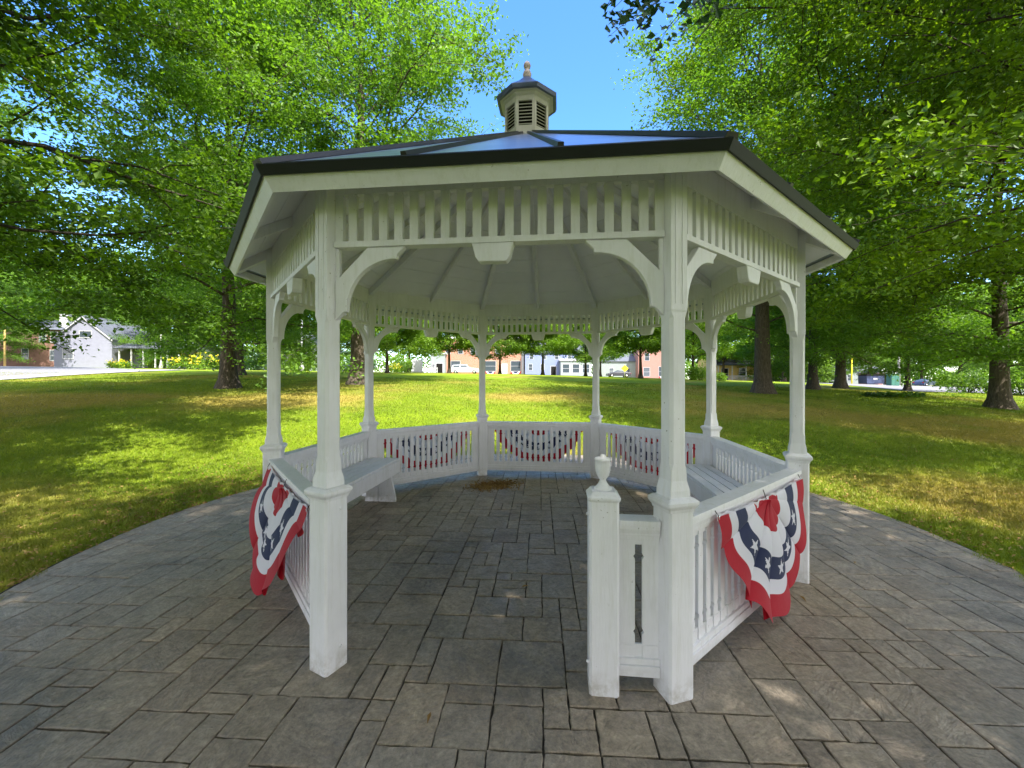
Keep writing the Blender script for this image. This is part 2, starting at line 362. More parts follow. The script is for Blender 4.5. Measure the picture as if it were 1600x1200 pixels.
# ------------------------------------------------------------------ paving: ashlar stones with ragged edges on dark joint sand
def paving():
    U = .122; NX, NY = 80, 84; x0 = -NX * U / 2; y0 = -4.6
    occ = np.zeros((NX, NY), bool); rnd = random.Random(5)
    sizes = [(2, 2)] * 7 + [(2, 1)] * 4 + [(1, 2)] * 3 + [(3, 2)] * 6 + [(2, 3)] * 5 + [(3, 3)] * 3 + [(1, 1)] * 2
    ang = -.052; ca, sa = math.cos(ang), math.sin(ang); V = []; F4 = []; mb = MB()
    for j in range(NY):
        for i in range(NX):
            if occ[i, j]: continue
            rnd.shuffle(sizes)
            for w, h in sizes + [(1, 1)]:
                if i + w <= NX and j + h <= NY and not occ[i:i + w, j:j + h].any(): break
            occ[i:i + w, j:j + h] = True
            a, b, c, d = x0 + i * U, x0 + (i + w) * U, y0 + j * U, y0 + (j + h) * U
            cx, cy = (a + b) / 2, (c + d) / 2 
            g = .0026 + rnd.random() * .002
            a += g; b -= g; c += g; d -= g; n = 5
            ring = [(a + (b - a) * k / n, c) for k in range(n)] + [(b, c + (d - c) * k / n) for k in range(n)] + \
                   [(b - (b - a) * k / n, d) for k in range(n)] + [(a, d - (d - c) * k / n) for k in range(n)]
            ring = [(x + rnd.uniform(-.0035, .0035), y + rnd.uniform(-.0035, .0035)) for x, y in ring]
            def W(x, y): X = x * ca + y * -sa; Y = x * sa + y * ca; return X, Y + GY
            wc = W(cx, cy); r = math.hypot(wc[0] - GX, wc[1] - GY)
            if r > 4.42 and not (wc[1] < GY - 2.6 and abs(wc[0]) < 3.3 + max(0, GY - 2.6 - wc[1]) * .25): continue
            dz = rnd.uniform(-.0015, .0015)
            z = .002 + dz; ins = .006; mx, my = cx, cy
            o1 = [W(x, y) for x, y in ring]; tilt = (rnd.uniform(-.004, .004), rnd.uniform(-.004, .004))
            o2 = [W(x + (mx - x) / max(.02, math.hypot(mx - x, my - y)) * ins, y + (my - y) / max(.02, math.hypot(mx - x, my - y)) * ins) for x, y in ring]
            if r > 3.85 and wc[1] > GY - 2.9:                        # stones of the rim are cut to the circle
                def cut(p, R):
                    q = math.hypot(p[0] - GX, p[1] - GY); f_ = R / q if q > R else 1; return (GX + (p[0] - GX) * f_, GY + (p[1] - GY) * f_)
                R_out = 4.17 + .012 * math.sin(7 * math.atan2(wc[1] - GY, wc[0] - GX)); 
                if min(math.hypot(x - GX, y - GY) for x, y in o2) > R_out - .03: continue
                o1 = [cut(p, R_out) for p in o1]; o2 = [cut(p, R_out - .006) for p in o2]
            R0 = [(x, y, -.016) for x, y in o1]; R1 = [(x, y, z - .0035) for x, y in o1]; R2 = [(x, y, z + tilt[0] * (x - wc[0]) + tilt[1] * (y - wc[1])) for x, y in o2]
            k = len(ring); vs = R0 + R1 + R2; fs = []
            for q in (0, 1):
                fs += [(q * k + t, q * k + (t + 1) % k, (q + 1) * k + (t + 1) % k, (q + 1) * k + t) for t in range(k)]
            fs.append(tuple(range(2 * k, 3 * k))); mb.add(vs, fs)
    me = bpy.data.meshes.new('paving'); me.from_pydata(mb.v, [], mb.f); me.materials.append(M['pave'])
    link('paving', me, kind='structure')
    g = MB(); n = 64; g.add([(GX + 4.2 * math.cos(2 * PI * i / n), GY + 4.2 * math.sin(2 * PI * i / n), -.011) for i in range(n)], [tuple(range(n))])
    g.add([(-4.6, -4, -.0112), (4.6, -4, -.0112), (3.2, GY - 2.7, -.0112), (-3.2, GY - 2.7, -.0112)], [(0, 1, 2, 3)])
    me = bpy.data.meshes.new('paving_joints'); me.from_pydata(g.v, [], g.f); me.materials.append(M['grout'])
    link('paving_joints', me, kind='structure')
paving()

# ------------------------------------------------------------------ gazebo
SIDE = 1.853; RV = SIDE / (2 * math.sin(PI / 8)); AP = SIDE / (2 * math.tan(PI / 8))
ZR, RE, SL = 2.61, 2.80, .634
def ztop(r): return ZR + SL * (RE - r) * .9239        # roof skin height along a hip at radius r
def vang(k): return -PI / 2 + PI / 8 + k * PI / 4
gz = empty('gazebo', (GX, GY, 0), GROT, label='white octagonal wooden gazebo with louvred cupola and open front', cat='gazebo')
def sq(w, ch, z, dx=0, dy=0):
    a = w / 2; return [(dx + x, dy + y, z) for x, y in ((-a + ch, -a), (a - ch, -a), (a, -a + ch), (a, a - ch), (a - ch, a), (-a + ch, a), (-a, a - ch), (-a, -a + ch))]
def post_meshes():
    s = MB().loft([sq(.116, .002, .985), sq(.116, .002, 1.035), sq(.097, .004, 1.085), sq(.094, .004, 1.14), sq(.094, .015, 1.17), sq(.094, .015, 1.90), sq(.094, .002, 1.93), sq(.098, .002, 1.94), sq(.098, .002, 2.72)])
    for sx in (-1, 1):
        for dx in (-.02, .02): s.box(dx - .004 if 1 else 0, dx + .004, sx * .049 if sx > 0 else -.052, .052 if sx > 0 else -.049, 1.97, 2.70)
    sh = s.mesh('post', M['white'])
    b = MB().loft([sq(.146, .012, 0), sq(.146, .012, .945)])
    for x, y, z in ((0, .073, .12), (0, .073, .88), (.073, .02, .12), (.073, .02, .88), (-.073, .02, .12), (-.073, .02, .88)):
        d = Vector((x, y - .02 if y == .02 else y, 0)).normalized(); p = Vector((x, y, z)); b.tube(p - d * .004, p + d * .008, .011, .006, 10)
    ba = b.mesh('post_base', M['white'])
    c = MB().loft([sq(.15, .006, .935), sq(.156, .006, .950), sq(.178, .006, .966), sq(.182, .006, .972), sq(.182, .006, .986), sq(.150, .006, .999), sq(.118, .004, 1.003)])
    return sh, ba, c.mesh('post_cap', M['white'])
pm = post_meshes()
for k in range(8):
    a = vang(k); loc = (RV * math.cos(a), RV * math.sin(a), 0); rz = a + PI / 2
    p = link('post', pm[0], gz, loc, rz, bevel=.003, group='corner posts of the gazebo')
    link('post_base', pm[1], p, bevel=.002); link('post_cap', pm[2], p, bevel=.0015)

# railing bay (drawn at the front bay, rotated round)
XL = SIDE / 2 - .07
def baluster_panel(x0, x1, slots, y=-AP, z0=.165, z1=.80):
    mb = MB(); pitch = .088; sw = .037; n = slots; start = (x0 + x1) / 2 - pitch * (n - 1) / 2
    cs = [start + i * pitch for i in range(n)]; zb, zt = .235, .745; e = [x0] + cs + [x1]
    for i in range(n + 1):
        l = e[i] + (sw / 2 if i > 0 else 0); r = e[i + 1] - (sw / 2 if i < n else 0)
        nl = .010 if i > 0 else 0; nr = .010 if i < n else 0
        pts = [(l, zb), (r, zb)]
        if nr: pts += [(r, .285), (r - nr, .30), (r, .315), (r, .672), (r - nr, .685), (r, .698)]
        pts += [(r, zt), (l, zt)]
        if nl: pts += [(l, .698), (l + nl, .685), (l, .672), (l, .315), (l + nl, .30), (l, .285)]
        mb.prism(pts, y - .011, y + .011)
        # the slats run down in front of and behind the spacer strips
        mb.box(l + .0, r, y - .0135, y + .0135, z0, zb - .001)
        mb.box(l, r, y - .0135, y + .0135, zt + .001, z1)
    for c in cs:
        mb.box(c - sw / 2 - .002, c + sw / 2 + .002, y - .006, y + .006, z0, zb); mb.box(c - sw / 2 - .002, c + sw / 2 + .002, y - .006, y + .006, zt, z1)
    return mb.mesh('railing', M['white'])
def top_rail(x0, x1, y=-AP):
    m = MB(); m.box(x0, x1, y - .052, y + .052, .853, .880); m.prism([(y - .036, .800), (y + .036, .800), (y + .036, .812), (y + .042, .834), (y + .042, .852), (y - .042, .852), (y - .042, .834), (y - .036, .812)], x0, x1, 'x')
    m.box(x0, x1, y - .024, y + .024, .775, .799); return m.mesh('top_rail', M['white'])
def bottom_rail(x0, x1, y=-AP):
    m = MB(); m.box(x0, x1, y - .026, y + .026, .140, .172); m.box(x0, x1, y - .034, y + .034, .108, .139); m.box(x0, x1, y - .030, y + .030, .082, .107); return m.mesh('bottom_rail', M['white'])
rm = (baluster_panel(-XL, XL, 17), top_rail(-XL + .004, XL - .004), bottom_rail(-XL, XL))
for k in range(0, 7):
    r = link('railing', rm[0], gz, rz=(k + 1) * PI / 4, group='balustrade panels of the gazebo')
    link('top_rail', rm[1], r, bevel=.002); link('bottom_rail', rm[2], r, bevel=.002)
# newel post and short panel in the front bay
NXP = SIDE / 2 - .352
nw = MB().loft([sq(.150, .012, 0, NXP, -AP), sq(.150, .012, .985, NXP, -AP)])
for z in (.14, .90): nw.tube((NXP - .073, -AP - .02, z), (NXP - .086, -AP - .02, z), .011, .006, 10)
nwo = nw.build('newel_post', M['white'], gz, bevel=.002)
MB().loft([sq(.152, .012, .975, NXP, -AP), sq(.164, .012, .988, NXP, -AP), sq(.164, .012, .998, NXP, -AP), sq(.146, .010, 1.006, NXP, -AP), sq(.118, .008, 1.024, NXP, -AP)]).build('post_cap', M['white'], nwo, bevel=.0015)
MB().lathe([(.045, 0), (.046, .008), (.034, .018), (.022, .035), (.016, .048), (.018, .056), (.030, .072), (.038, .1), (.040, .13), (.039, .15), (.042, .152), (.042, .16), (.028, .166), (.014, .168), (.013, .178), (.004, .182)], 24, (NXP, -AP), 1.022).build('urn_finial', M['white'], nwo)
sp = link('railing', baluster_panel(NXP + .076, XL, 1), gz, group='balustrade panels of the gazebo')
link('top_rail', top_rail(NXP + .078, XL - .003), sp, bevel=.002); link('bottom_rail', bottom_rail(NXP + .076, XL), sp, bevel=.002)
# frieze bay
XF = SIDE / 2 - .048
fm = MB(); n = 19; pitch = .0866
for i in range(n): x = (i - 9) * pitch; fm.box(x - .023, x + .023, -AP - .014, -AP + .014, 2.345, 2.605)
for s in (-1, 1): fm.box(*sorted((s * (XF - .001), s * (9 * pitch + .055))), -AP - .016, -AP + .016, 2.345, 2.605)
fm.box(-XF, XF, -AP - .019, -AP + .019, 2.606, 2.80)
fsp = fm.mesh('frieze', M['white'])
frl = MB().box(-XF, XF, -AP - .034, -AP + .034, 2.312, 2.344).mesh('frieze_rail', M['white'])
def bracket(s):
    x0 = XF - .001; zt = 2.311; pts = []
    arc = [(.335 - .27 * math.sin(t), .335 - .27 * math.cos(t)) for t in np.linspace(-.05, PI / 2 + .05, 14)]    # (along rail, down post)
    o = [(.185, 0), (.395, 0), (.35, .045)] + arc + [(.045, .35), (0, .395), (0, .185)]
    pts = [(s * (x0 - a), zt - b) for a, b in o]
    m = MB().prism(pts, -AP - .02, -AP + .02)
    m.box(*sorted((s * x0, s * (x0 - .022))), -AP - .014, -AP + .014, zt - .18, zt); return m.mesh('bracket', M['white'])
br = (bracket(-1), bracket(1))
db = MB().prism([(-.112, 2.311), (-.09, 2.235), (-.072, 2.212), (.072, 2.212), (.09, 2.235), (.112, 2.311)], -AP - .034, -AP + .034).mesh('drop_block', M['white'])
for k in range(8):
    f = link('frieze', fsp, gz, rz=k * PI / 4, group='slatted friezes between the gazebo posts')
    link('frieze_rail', frl, f, bevel=.002); link('drop_block', db, f, bevel=.006)
    for b in br: link('bracket', b, f, bevel=.004)
# roof
def octring(r, z, n=8): return [(r * math.cos(vang(k)), r * math.sin(vang(k)), z) for k in range(n)]
rf = MB().loft([octring(2.80, ZR - .006), octring(2.80, ZR), octring(.12, ztop(.12)), octring(.1, ztop(.12) - .03), octring(2.776, ZR - .024)], False).build('roof', M['roof'], gz)
MB().loft([octring(2.806, ZR + .004), octring(2.812, ZR - .004), octring(2.787, ZR - .044), octring(2.774, ZR - .040), octring(2.79, ZR - .002)], False).build('drip_edge', M['drip'], rf)
MB().loft([octring(2.778, ZR - .030), octring(2.730, ZR - .103), octring(2.712, ZR - .094), octring(2.756, ZR - .024)], False).build('fascia', M['white'], rf)
hipm = None
for k in range(8):
    a = vang(k)
    def cap_mesh(p0, p1, w, h, nm):
        p0 = Vector(p0); p1 = Vector(p1); d = (p1 - p0).normalized(); s = d.cross(Vector((0, 0, 1))).normalized(); u = s.cross(d)
        return MB().loft([[p + s * w - u * .004, p + s * w * .8 + u * h, p - s * w * .8 + u * h, p - s * w - u * .004] for p in (p0, p1)]).mesh(nm, M['seam'])
    if k == 0:
        def pt(r, t):                      # point on the facet between hip 0 and hip 1, share t
            p = [Vector((r * math.cos(vang(q)), r * math.sin(vang(q)), 0)) for q in (0, 1)]; v = p[0].lerp(p[1], t); v.z = ztop(r); return v
        cm = [cap_mesh(pt(2.80, 0), pt(.24, 0), .034, .022, 'hip_cap'), cap_mesh(pt(2.795, 1 / 3), pt(.26, 1 / 3), .016, .022, 'roof_seam'), cap_mesh(pt(2.795, 2 / 3), pt(.26, 2 / 3), .016, .022, 'roof_seam')]
    link('hip_cap', cm[0], rf, rz=k * PI / 4); link('roof_seam', cm[1], rf, rz=k * PI / 4); link('roof_seam', cm[2], rf, rz=k * PI / 4)
def zc(r): return ztop(r) - .045
ce = MB().loft([octring(2.735, zc(2.735)), octring(.1, zc(.1)), octring(.1, zc(.1) + .012), octring(2.74, zc(2.74) + .012)], False).build('ceiling', M['ceil'], gz)
def rafter(ra, a, w, dp):
    d = Vector((math.cos(a), math.sin(a), 0)); t = Vector((-d.y, d.x, 0)); f = .9239 if ra == 'mid' else 1
    rs = []
    for r in (.12, 2.70):
        c = d * r * f; z = zc(r) - .001
        rs.append([c + t * w + Vector((0, 0, z)), c - t * w + Vector((0, 0, z)), c - t * w + Vector((0, 0, z - dp)), c + t * w + Vector((0, 0, z - dp))])
    return MB().loft(rs).mesh('rafter', M['white'])
rh = rafter('hip', vang(0), .028, .09); rmid = rafter('mid', vang(0) + PI / 8, .022, .075)
for k in range(8): link('rafter', rh, ce, rz=k * PI / 4, bevel=.002); link('rafter', rmid, ce, rz=k * PI / 4, bevel=.002)
# cupola
zb = ztop(.25) - .12
cu = MB().loft([octring(.245, zb), octring(.245, 4.195), octring(.232, 4.196), octring(.205, 4.197), octring(.205, 4.46), octring(.245, 4.461), octring(.245, 4.50), octring(.27, 4.515), octring(.27, 4.53), octring(.322, 4.535)]).build('cupola', M['cup'], gz)
MB().loft([octring(.212, 4.2), octring(.212, 4.459)]).build('shade_core', M['dark'], cu)  # near-black core, the shade behind the louvres put in as colour
ca_ = .245 * .9239; hs = .245 * math.sin(PI / 8)
st = MB()
for s in (-1, 1): st.box(*sorted((s * hs * .995, s * (hs - .024))), -ca_ - .004, -ca_ + .02, 4.12, 4.462)
st.box(-hs + .024, hs - .024, -ca_ - .002, -ca_ + .018, 4.448, 4.463)
st_m = st.mesh('louvre_frame', M['cup'])
lv = MB()
for i in range(7):
    z = 4.212 + i * .034; m = Matrix.Translation((0, -ca_ + .008, z)) @ Matrix.Rotation(R_(40), 4, 'X'); lv.box(-hs + .022, hs - .022, -.013, .013, -.003, .003, m)
lv_m = lv.mesh('louvre', M['cup'])
for k in range(8): f = link('louvre_frame', st_m, cu, rz=k * PI / 4); link('louvre', lv_m, f)
MB().loft([octring(.330, 4.533), octring(.342, 4.562), octring(.342, 4.570), octring(.18, 4.70), octring(.05, 4.83), octring(.01, 4.84)]).build('cupola_roof', simple('cupola_roof_metal', (.07, .085, .16), .35, .5, .3), cu)
MB().lathe([(.036, 0), (.044, .01), (.040, .03), (.048, .055), (.036, .09), (.022, .107), (.020, .115), (.034, .13), (.040, .152), (.032, .178), (.014, .192), (.006, .205)], 16, (0, 0), 4.82).build('cupola_finial', simple('finial_paint', (.42, .34, .33), .6), cu)

# ------------------------------------------------------------------ benches inside
GM = Matrix.Translation((GX, GY, 0)) @ Matrix.Rotation(GROT, 4, 'Z')
def bench(k, label):
    rz = GROT + (k + 1) * PI / 4; c = GM @ (Matrix.Rotation((k + 1) * PI / 4, 4, 'Z') @ Vector((0, -AP + .25, 0)))
    b = empty('bench', c, rz, label=label, cat='bench', group='benches inside the gazebo')
    s = MB(); L = .855
    for i in range(4): y = -.195 + i * .104; s.box(-L, L, y, y + .091, .503, .53)
    s.build('seat', M['white'], b, bevel=.003)
    a = MB(); a.box(-L + .01, L - .01, .195, .217, .345, .502); a.box(-L + .01, -L + .03, -.19, .194, .36, .502); a.box(L - .03, L - .01, -.19, .194, .36, .502); a.build('apron', M['white'], b, bevel=.003)
    for sx in (-.68, .68):
        l = MB()
        l.prism([(.005, 0), (.235, 0), (.235, .03), (.17, .344), (.005, .344)], sx - .02, sx + .02, 'x'); l.prism([(-.005, 0), (-.175, 0), (-.175, .03), (-.13, .344), (-.005, .344)], sx - .02, sx + .02, 'x')
        for z in (.08, .2, .28): l.tube((sx + .02, .12, z), (sx + .027, .12, z), .012, .008, 8); l.tube((sx - .02, .12, z), (sx - .027, .12, z), .012, .008, 8)
        l.build('leg', M['white'], b, bevel=.003)
bench(5, 'white plank bench against the left railing inside the gazebo')
bench(1, 'white plank bench against the right railing inside the gazebo')

# ------------------------------------------------------------------ bunting
def star_test(a, b, r):           # five pointed star centred at 0, point up
    th = np.arctan2(a, b); rr = np.hypot(a, b); t = np.abs((th + PI / 5) % (2 * PI / 5) - PI / 5)
    ri = r * .40; # line from tip (0,r) to inner (sin36*ri, cos36*ri)
    x1, y1 = ri * math.sin(PI / 5), ri * math.cos(PI / 5); x = rr * np.sin(t); y = rr * np.cos(t)
    return ((x1) * (y - r) - (y1 - r) * x) < 0
def bunting(k, label, W=1.36, H=.60, cx=0, nple=8, seed=1, nu=520, nv=110, wind=0., skew=0, ztop_=.835, fold=1., point=1.1, taper=.12):
    rg = np.random.default_rng(seed)
    u = np.linspace(0, 1, nu + 1); v = np.linspace(0, 1, nv + 1); UU, VV = np.meshgrid(u, v, indexing='ij')
    ph = 2 * PI * nple * UU + .9 * np.sin(2 * PI * UU * 2 + seed) + .5 * np.sin(2 * PI * UU * 3.3 + 2 * seed)
    ph = ph - ph[:1]; ph = ph * (2 * PI * nple / ph[-1:])
    pid = np.clip(ph / (2 * PI), 0, nple - .001)
    amp = rg.uniform(.55, 1.6, nple + 2); am = np.interp(pid, np.arange(nple + 2), amp)
    edge = sstep(0, .06, UU) * sstep(0, .06, 1 - UU)
    th = PI * UU + fold * (.80 / nple) * am * np.sin(ph) * edge
    rad = VV * (1 + .03 * edge * np.sin(2.2 * ph + seed) * (1 - UU * .3) + .022 * np.interp(pid, np.arange(nple + 2), rg.uniform(-1, 1, nple + 2)) * edge * np.cos(ph))
    cs, sn = np.cos(th), np.sin(th)
    x = -W / 2 * cs * (1 - taper * np.clip(sn, 0, 1) * VV) * rad + skew * rad * sn + cx
    z = -H * rad * np.clip(sn, 0, 1) ** point - .03 * (1 - (2 * np.abs(x - cx) / W) ** 2) * (1 - .6 * VV)
    y = -(.012 + (.024 * am * (np.cos(ph) * .9 + 1.0)) * sstep(.02, .5, VV) * (.35 + .65 * edge) + .02 * np.sin(PI * UU) * (1 - VV) ** 2 * 2 + wind * VV ** 1.5 * sn + .012 * np.sin(5 * x + 9 * z + seed) * VV)
    Vt = np.stack([x, y, z], -1).reshape(-1, 3)
    I = np.arange(nu)[:, None] * (nv + 1) + np.arange(nv)[None]
    Fc = np.stack([I, I + nv + 1, I + nv + 2, I + 1], -1).reshape(-1, 4)
    uc = ((u[:-1] + u[1:]) / 2)[:, None] * np.ones(nv); vc = ((v[:-1] + v[1:]) / 2)[None] * np.ones((nu, 1))
    mi = np.full(uc.shape, 1); mi[vc < .27] = 0; mi[(vc > .49) & (vc < .69)] = 2; mi[vc > .82] = 0
    arc = np.concatenate([[0], np.cumsum(np.abs(np.diff(th[:, nv // 2])))]); arc = (arc[:-1] + arc[1:]) / 2
    phu = ((ph[:-1, 0] + ph[1:, 0]) / 2)
    for i in range(1, nple):                                           # a star on the face of every pleat
        s0 = np.interp(2 * PI * i, phu, arc); rl = .59 * math.hypot(W / 2 * math.sin(s0 * PI / arc[-1]), H * math.cos(s0 * PI / arc[-1]))
        da = ((arc - s0) * rl)[:, None] * np.ones(nv); db_ = (vc - .59) * (H * math.sin(PI * i / nple) + W / 2 * (1 - math.sin(PI * i / nple)))
        mi[star_test(da, -db_, .060)] = 1
    me = npmesh('bunting', Vt, Fc, [M['c_red'], M['c_white'], M['c_blue']], mi.ravel(), smooth=True)
    rzl = (k + 1) * PI / 4; c = GM @ (Matrix.Rotation(rzl, 4, 'Z') @ Vector((0, -AP - .048, ztop_)))
    o = empty('bunting', c, GROT + rzl, label=label, cat='bunting', group='patriotic fan buntings on the gazebo railings')
    link('fan', me, o)
    hb = MB(); n = 40; A = []; B = []
    for i in range(n + 1):
        xx = -W / 2 + W * i / n; sag = -.03 * (1 - (2 * abs(xx) / W) ** 2) + .006 * math.sin(i * 1.9); yy = -.016 - .006 * math.sin(i * 1.3)
        A.append((xx + cx, yy, sag + .012)); B.append((xx + cx, yy - .004, sag - .024))
    off = len(A); hb.add(A + B, [(i, i + 1, off + i + 1, off + i) for i in range(n)], True); hb.build('header_band', M['c_white'], o)
    for sx in (-1, 0, 1):
        g = MB(); gx_, gz_ = cx + sx * (W / 2 - .015), -.006 - (.03 if sx == 0 else 0)
        rr = [(gx_ + .010 * math.cos(2 * PI * i / 12), -.026, gz_ + .010 * math.sin(2 * PI * i / 12)) for i in range(12)]
        r2 = [(gx_ + .005 * math.cos(2 * PI * i / 12), -.028, gz_ + .005 * math.sin(2 * PI * i / 12)) for i in range(12)]
        g.loft([rr, r2], False); g.build('grommet', M['chrome'], o)
        MB().tube((gx_, -.027, gz_), (gx_ + .008 * sx, -.005, .030), .0025, None, 5).build('tie', M['black'], o)
    return o
bunting(0, 'large near bunting with navy stars on the front right railing', W=1.36, H=.76, cx=.09, nple=6, seed=3, wind=.05, skew=.06)
bunting(6, 'large near bunting bunched up on the front left railing', W=1.50, H=.70, cx=0, nple=6, seed=8, wind=.13, skew=-.05, fold=1.15)
bunting(3, 'bunting behind the rear middle railing', W=1.46, H=.60, seed=5, nu=240, nv=60, fold=.5, point=1.0, taper=.0)
bunting(4, 'bunting behind the rear left railing, left of the middle one', W=1.46, H=.60, seed=6, nu=240, nv=60, fold=.5, point=1.0, taper=.0)
bunting(2, 'bunting behind the rear right railing, right of the middle one', W=1.46, H=.60, seed=7, nu=240, nv=60, fold=.5, point=1.0, taper=.0)

# ------------------------------------------------------------------ leaf clouds and trees
def leaves(C, Nrm, size, rg, fold=.25, asp=.62):
    """one folded kite per row of C; Nrm gives the leaf's upward normal"""
    n = len(C); Nrm = Nrm / np.linalg.norm(Nrm, axis=1, keepdims=True)
    a = rg.normal(size=(n, 3)); T = np.cross(Nrm, a); T /= np.linalg.norm(T, axis=1, keepdims=True) + 1e-9; B = np.cross(Nrm, T)
    s = (size * rg.uniform(.6, 1.25, n))[:, None]
    b = C - T * s * .5; t = C + T * s * .5 - Nrm * s * .12; l = C + B * s * asp * .5 + Nrm * s * fold * .3 - T * s * .08; r = C - B * s * asp * .5 + Nrm * s * fold * .3 - T * s * .08
    V = np.stack([b, l, t, r], 1).reshape(-1, 3); i = np.arange(n) * 4
    F = np.concatenate([np.stack([i, i + 1, i + 2], 1), np.stack([i, i + 2, i + 3], 1)]); return V, F
def tubes(polys, sides=5):
    """polys: list of (points (k,3), radii (k))"""
    V = []; F = []; o = 0
    for pts, rad in polys:
        k = len(pts); d = np.gradient(pts, axis=0); d /= np.linalg.norm(d, axis=1, keepdims=True) + 1e-9
        ref = np.array([.31, .17, .93]) if abs(d[0][2]) < .8 else np.array([.93, .2, .1])
        u = np.cross(d, ref); u /= np.linalg.norm(u, axis=1, keepdims=True) + 1e-9; w = np.cross(d, u)
        sd_ = 12 if rad[0] > .12 else (sides if rad[0] > .02 else 3)
        an = np.arange(sd_) * 2 * PI / sd_
        ring = pts[:, None] + rad[:, None, None] * (u[:, None] * np.cos(an)[None, :, None] + w[:, None] * np.sin(an)[None, :, None])
        V.append(ring.reshape(-1, 3)); a = np.arange(k - 1)[:, None] * sd_ + np.arange(sd_)[None]; b = np.arange(k - 1)[:, None] * sd_ + (np.arange(sd_)[None] + 1) % sd_
        F.append((np.stack([a, b, b + sd_, a + sd_], -1).reshape(-1, 4)) + o); o += k * sd_
    return np.concatenate(V), np.concatenate(F)
def grow(seed, H, base, R, tr, nlimb=22, nsub=9, ntwig=5, nleaf=26, leaf=.11, lean=(0, 0), droop=.15, spread=.34, flat=.5, profile='oval', keep=None, rise=.45, thick=1.):
    rg = np.random.default_rng(seed); polys = []; C = []; N = []
    top = np.array([lean[0], lean[1], H * .93])
    k = 9; t = np.linspace(0, 1, k)
    wob = np.cumsum(rg.normal(0, .012 * H / 9, (k, 2)), 0) ; wob[0] = 0
    tp = np.stack([top[0] * t ** 1.15 + wob[:, 0], top[1] * t ** 1.15 + wob[:, 1], H * .93 * t], 1)
    # dense root flare
    tt = np.array([0, .012, .03, .06, .1]); tt = np.concatenate([tt, t[1:]]); tp = np.stack([np.interp(tt, t, tp[:, i]) for i in range(3)], 1)
    rr = tr * (1 - .93 * tt ** .8) * (1 + .85 * np.exp(-tt * H / .28)); tp[0, 2] = -.25
    polys.append((tp, rr))
    def tpos(f): return np.array([np.interp(f, tt, tp[:, i]) for i in range(3)]), np.interp(f, tt, rr)
    for i in range(nlimb):
        g = (i + rg.uniform(-.3, .3)) / nlimb; f = base / H + (1 - base / H) * np.clip(g, 0, 1) * .93
        az = i * 2.399 + rg.normal(0, .25); q = (f * H - base) / max(.1, H - base)
        if profile == 'oval': pr = math.sqrt(max(.05, 1 - (2 * max(q, 0) ** .85 - .75) ** 2 / 1.6))
        elif profile == 'dome': pr = math.sqrt(max(.04, 1 - max(q, 0) ** 1.7))
        else: pr = max(.12, 1 - q)
        L = R * pr * rg.uniform(.78, 1.1); p0, r0 = tpos(f)
        el = (rise + .6 * q) * rg.uniform(.7, 1.2) - droop * (1 - q)
        dvec = np.array([math.cos(az) * math.cos(el), math.sin(az) * math.cos(el), math.sin(el)])
        s = np.linspace(0, 1, 7)[:, None]; wb = np.cumsum(rg.normal(0, .035 * L, (7, 3)), 0) * (s > 0); wb[:, 2] = np.abs(wb[:, 2]) * (1 - .5 * q); lp = p0 + dvec * L * s + np.array([0, 0, -1]) * droop * L * s ** 2 * (1 - q * .7) + wb
        lr = np.maximum(.008, min(r0 * .6, .0085 * L + .006) * (1 - .88 * s[:, 0]) * thick); polys.append((lp, lr))
        for j in range(nsub):
            f2 = .22 + .78 * (j + rg.uniform(0, .9)) / nsub; f2 = min(f2, 1); q0 = np.array([np.interp(f2, s[:, 0], lp[:, c]) for c in range(3)])
            L2 = L * (.50 - .25 * f2) * rg.uniform(.7, 1.25) + .25
            sd_ = dvec.copy(); side = np.cross(dvec, [0, 0, 1]); side /= np.linalg.norm(side) + 1e-9
            d2 = sd_ * .6 + side * (1 if j % 2 else -1) * rg.uniform(.5, 1.1) + np.array([0, 0, rg.normal(.05, .3)]); d2 /= np.linalg.norm(d2)
            s2 = np.linspace(0, 1, 4)[:, None]; sp_ = q0 + d2 * L2 * s2 - np.array([0, 0, 1]) * droop * .6 * L2 * s2 ** 2 + np.cumsum(rg.normal(0, .03 * L2, (4, 3)), 0) * (s2 > 0)
            polys.append((sp_, np.maximum(.003, .007 * L2 * (1 - .8 * s2[:, 0]))))
            for m in range(ntwig):
                f3 = (m + rg.uniform(.1, 1)) / ntwig; w0 = np.array([np.interp(f3, s2[:, 0], sp_[:, c]) for c in range(3)])
                d3 = d2 * .5 + rg.normal(0, .6, 3) * np.array([1, 1, .45]); d3 /= np.linalg.norm(d3); L3 = rg.uniform(.5, 1.1) * spread * 1.6
                w1 = w0 + d3 * L3
                if keep is not None and not keep(w1): continue
                polys.append((np.stack([w0, (w0 + w1) / 2 + rg.normal(0, .03, 3), w1]), np.array([.005, .003, .002])))
                nn = int(nleaf * rg.uniform(.4, 1.5)); a = rg.uniform(.05, 1.15, (nn, 1)); c = w0 + (w1 - w0) * a + rg.normal(0, spread * .45, (nn, 3)) * np.array([1, 1, flat])
                C.append(c); N.append(rg.normal(0, .55, (nn, 3)) + np.array([0, 0, .8]))
    VV, FF = tubes(polys); LV, LF = leaves(np.concatenate(C), np.concatenate(N), leaf, rg); return VV, FF, LV, LF
def tree_meshes(nm, bark, leafm, **kw):
    a, b, c, d = grow(**kw)
    return npmesh('trunk', a, b, [M[bark]], smooth=True), npmesh('crown', c, d, [M[leafm]]), 
def place_tree(name, ms, loc, rz, label, group=None, scale=1, cat='tree'):
    o = empty(name, loc, rz, label=label, cat=cat, group=group); o.scale = (scale,) * 3 if not isinstance(scale, tuple) else scale
    link('trunk', ms[0], o); link('crown', ms[1], o); return o
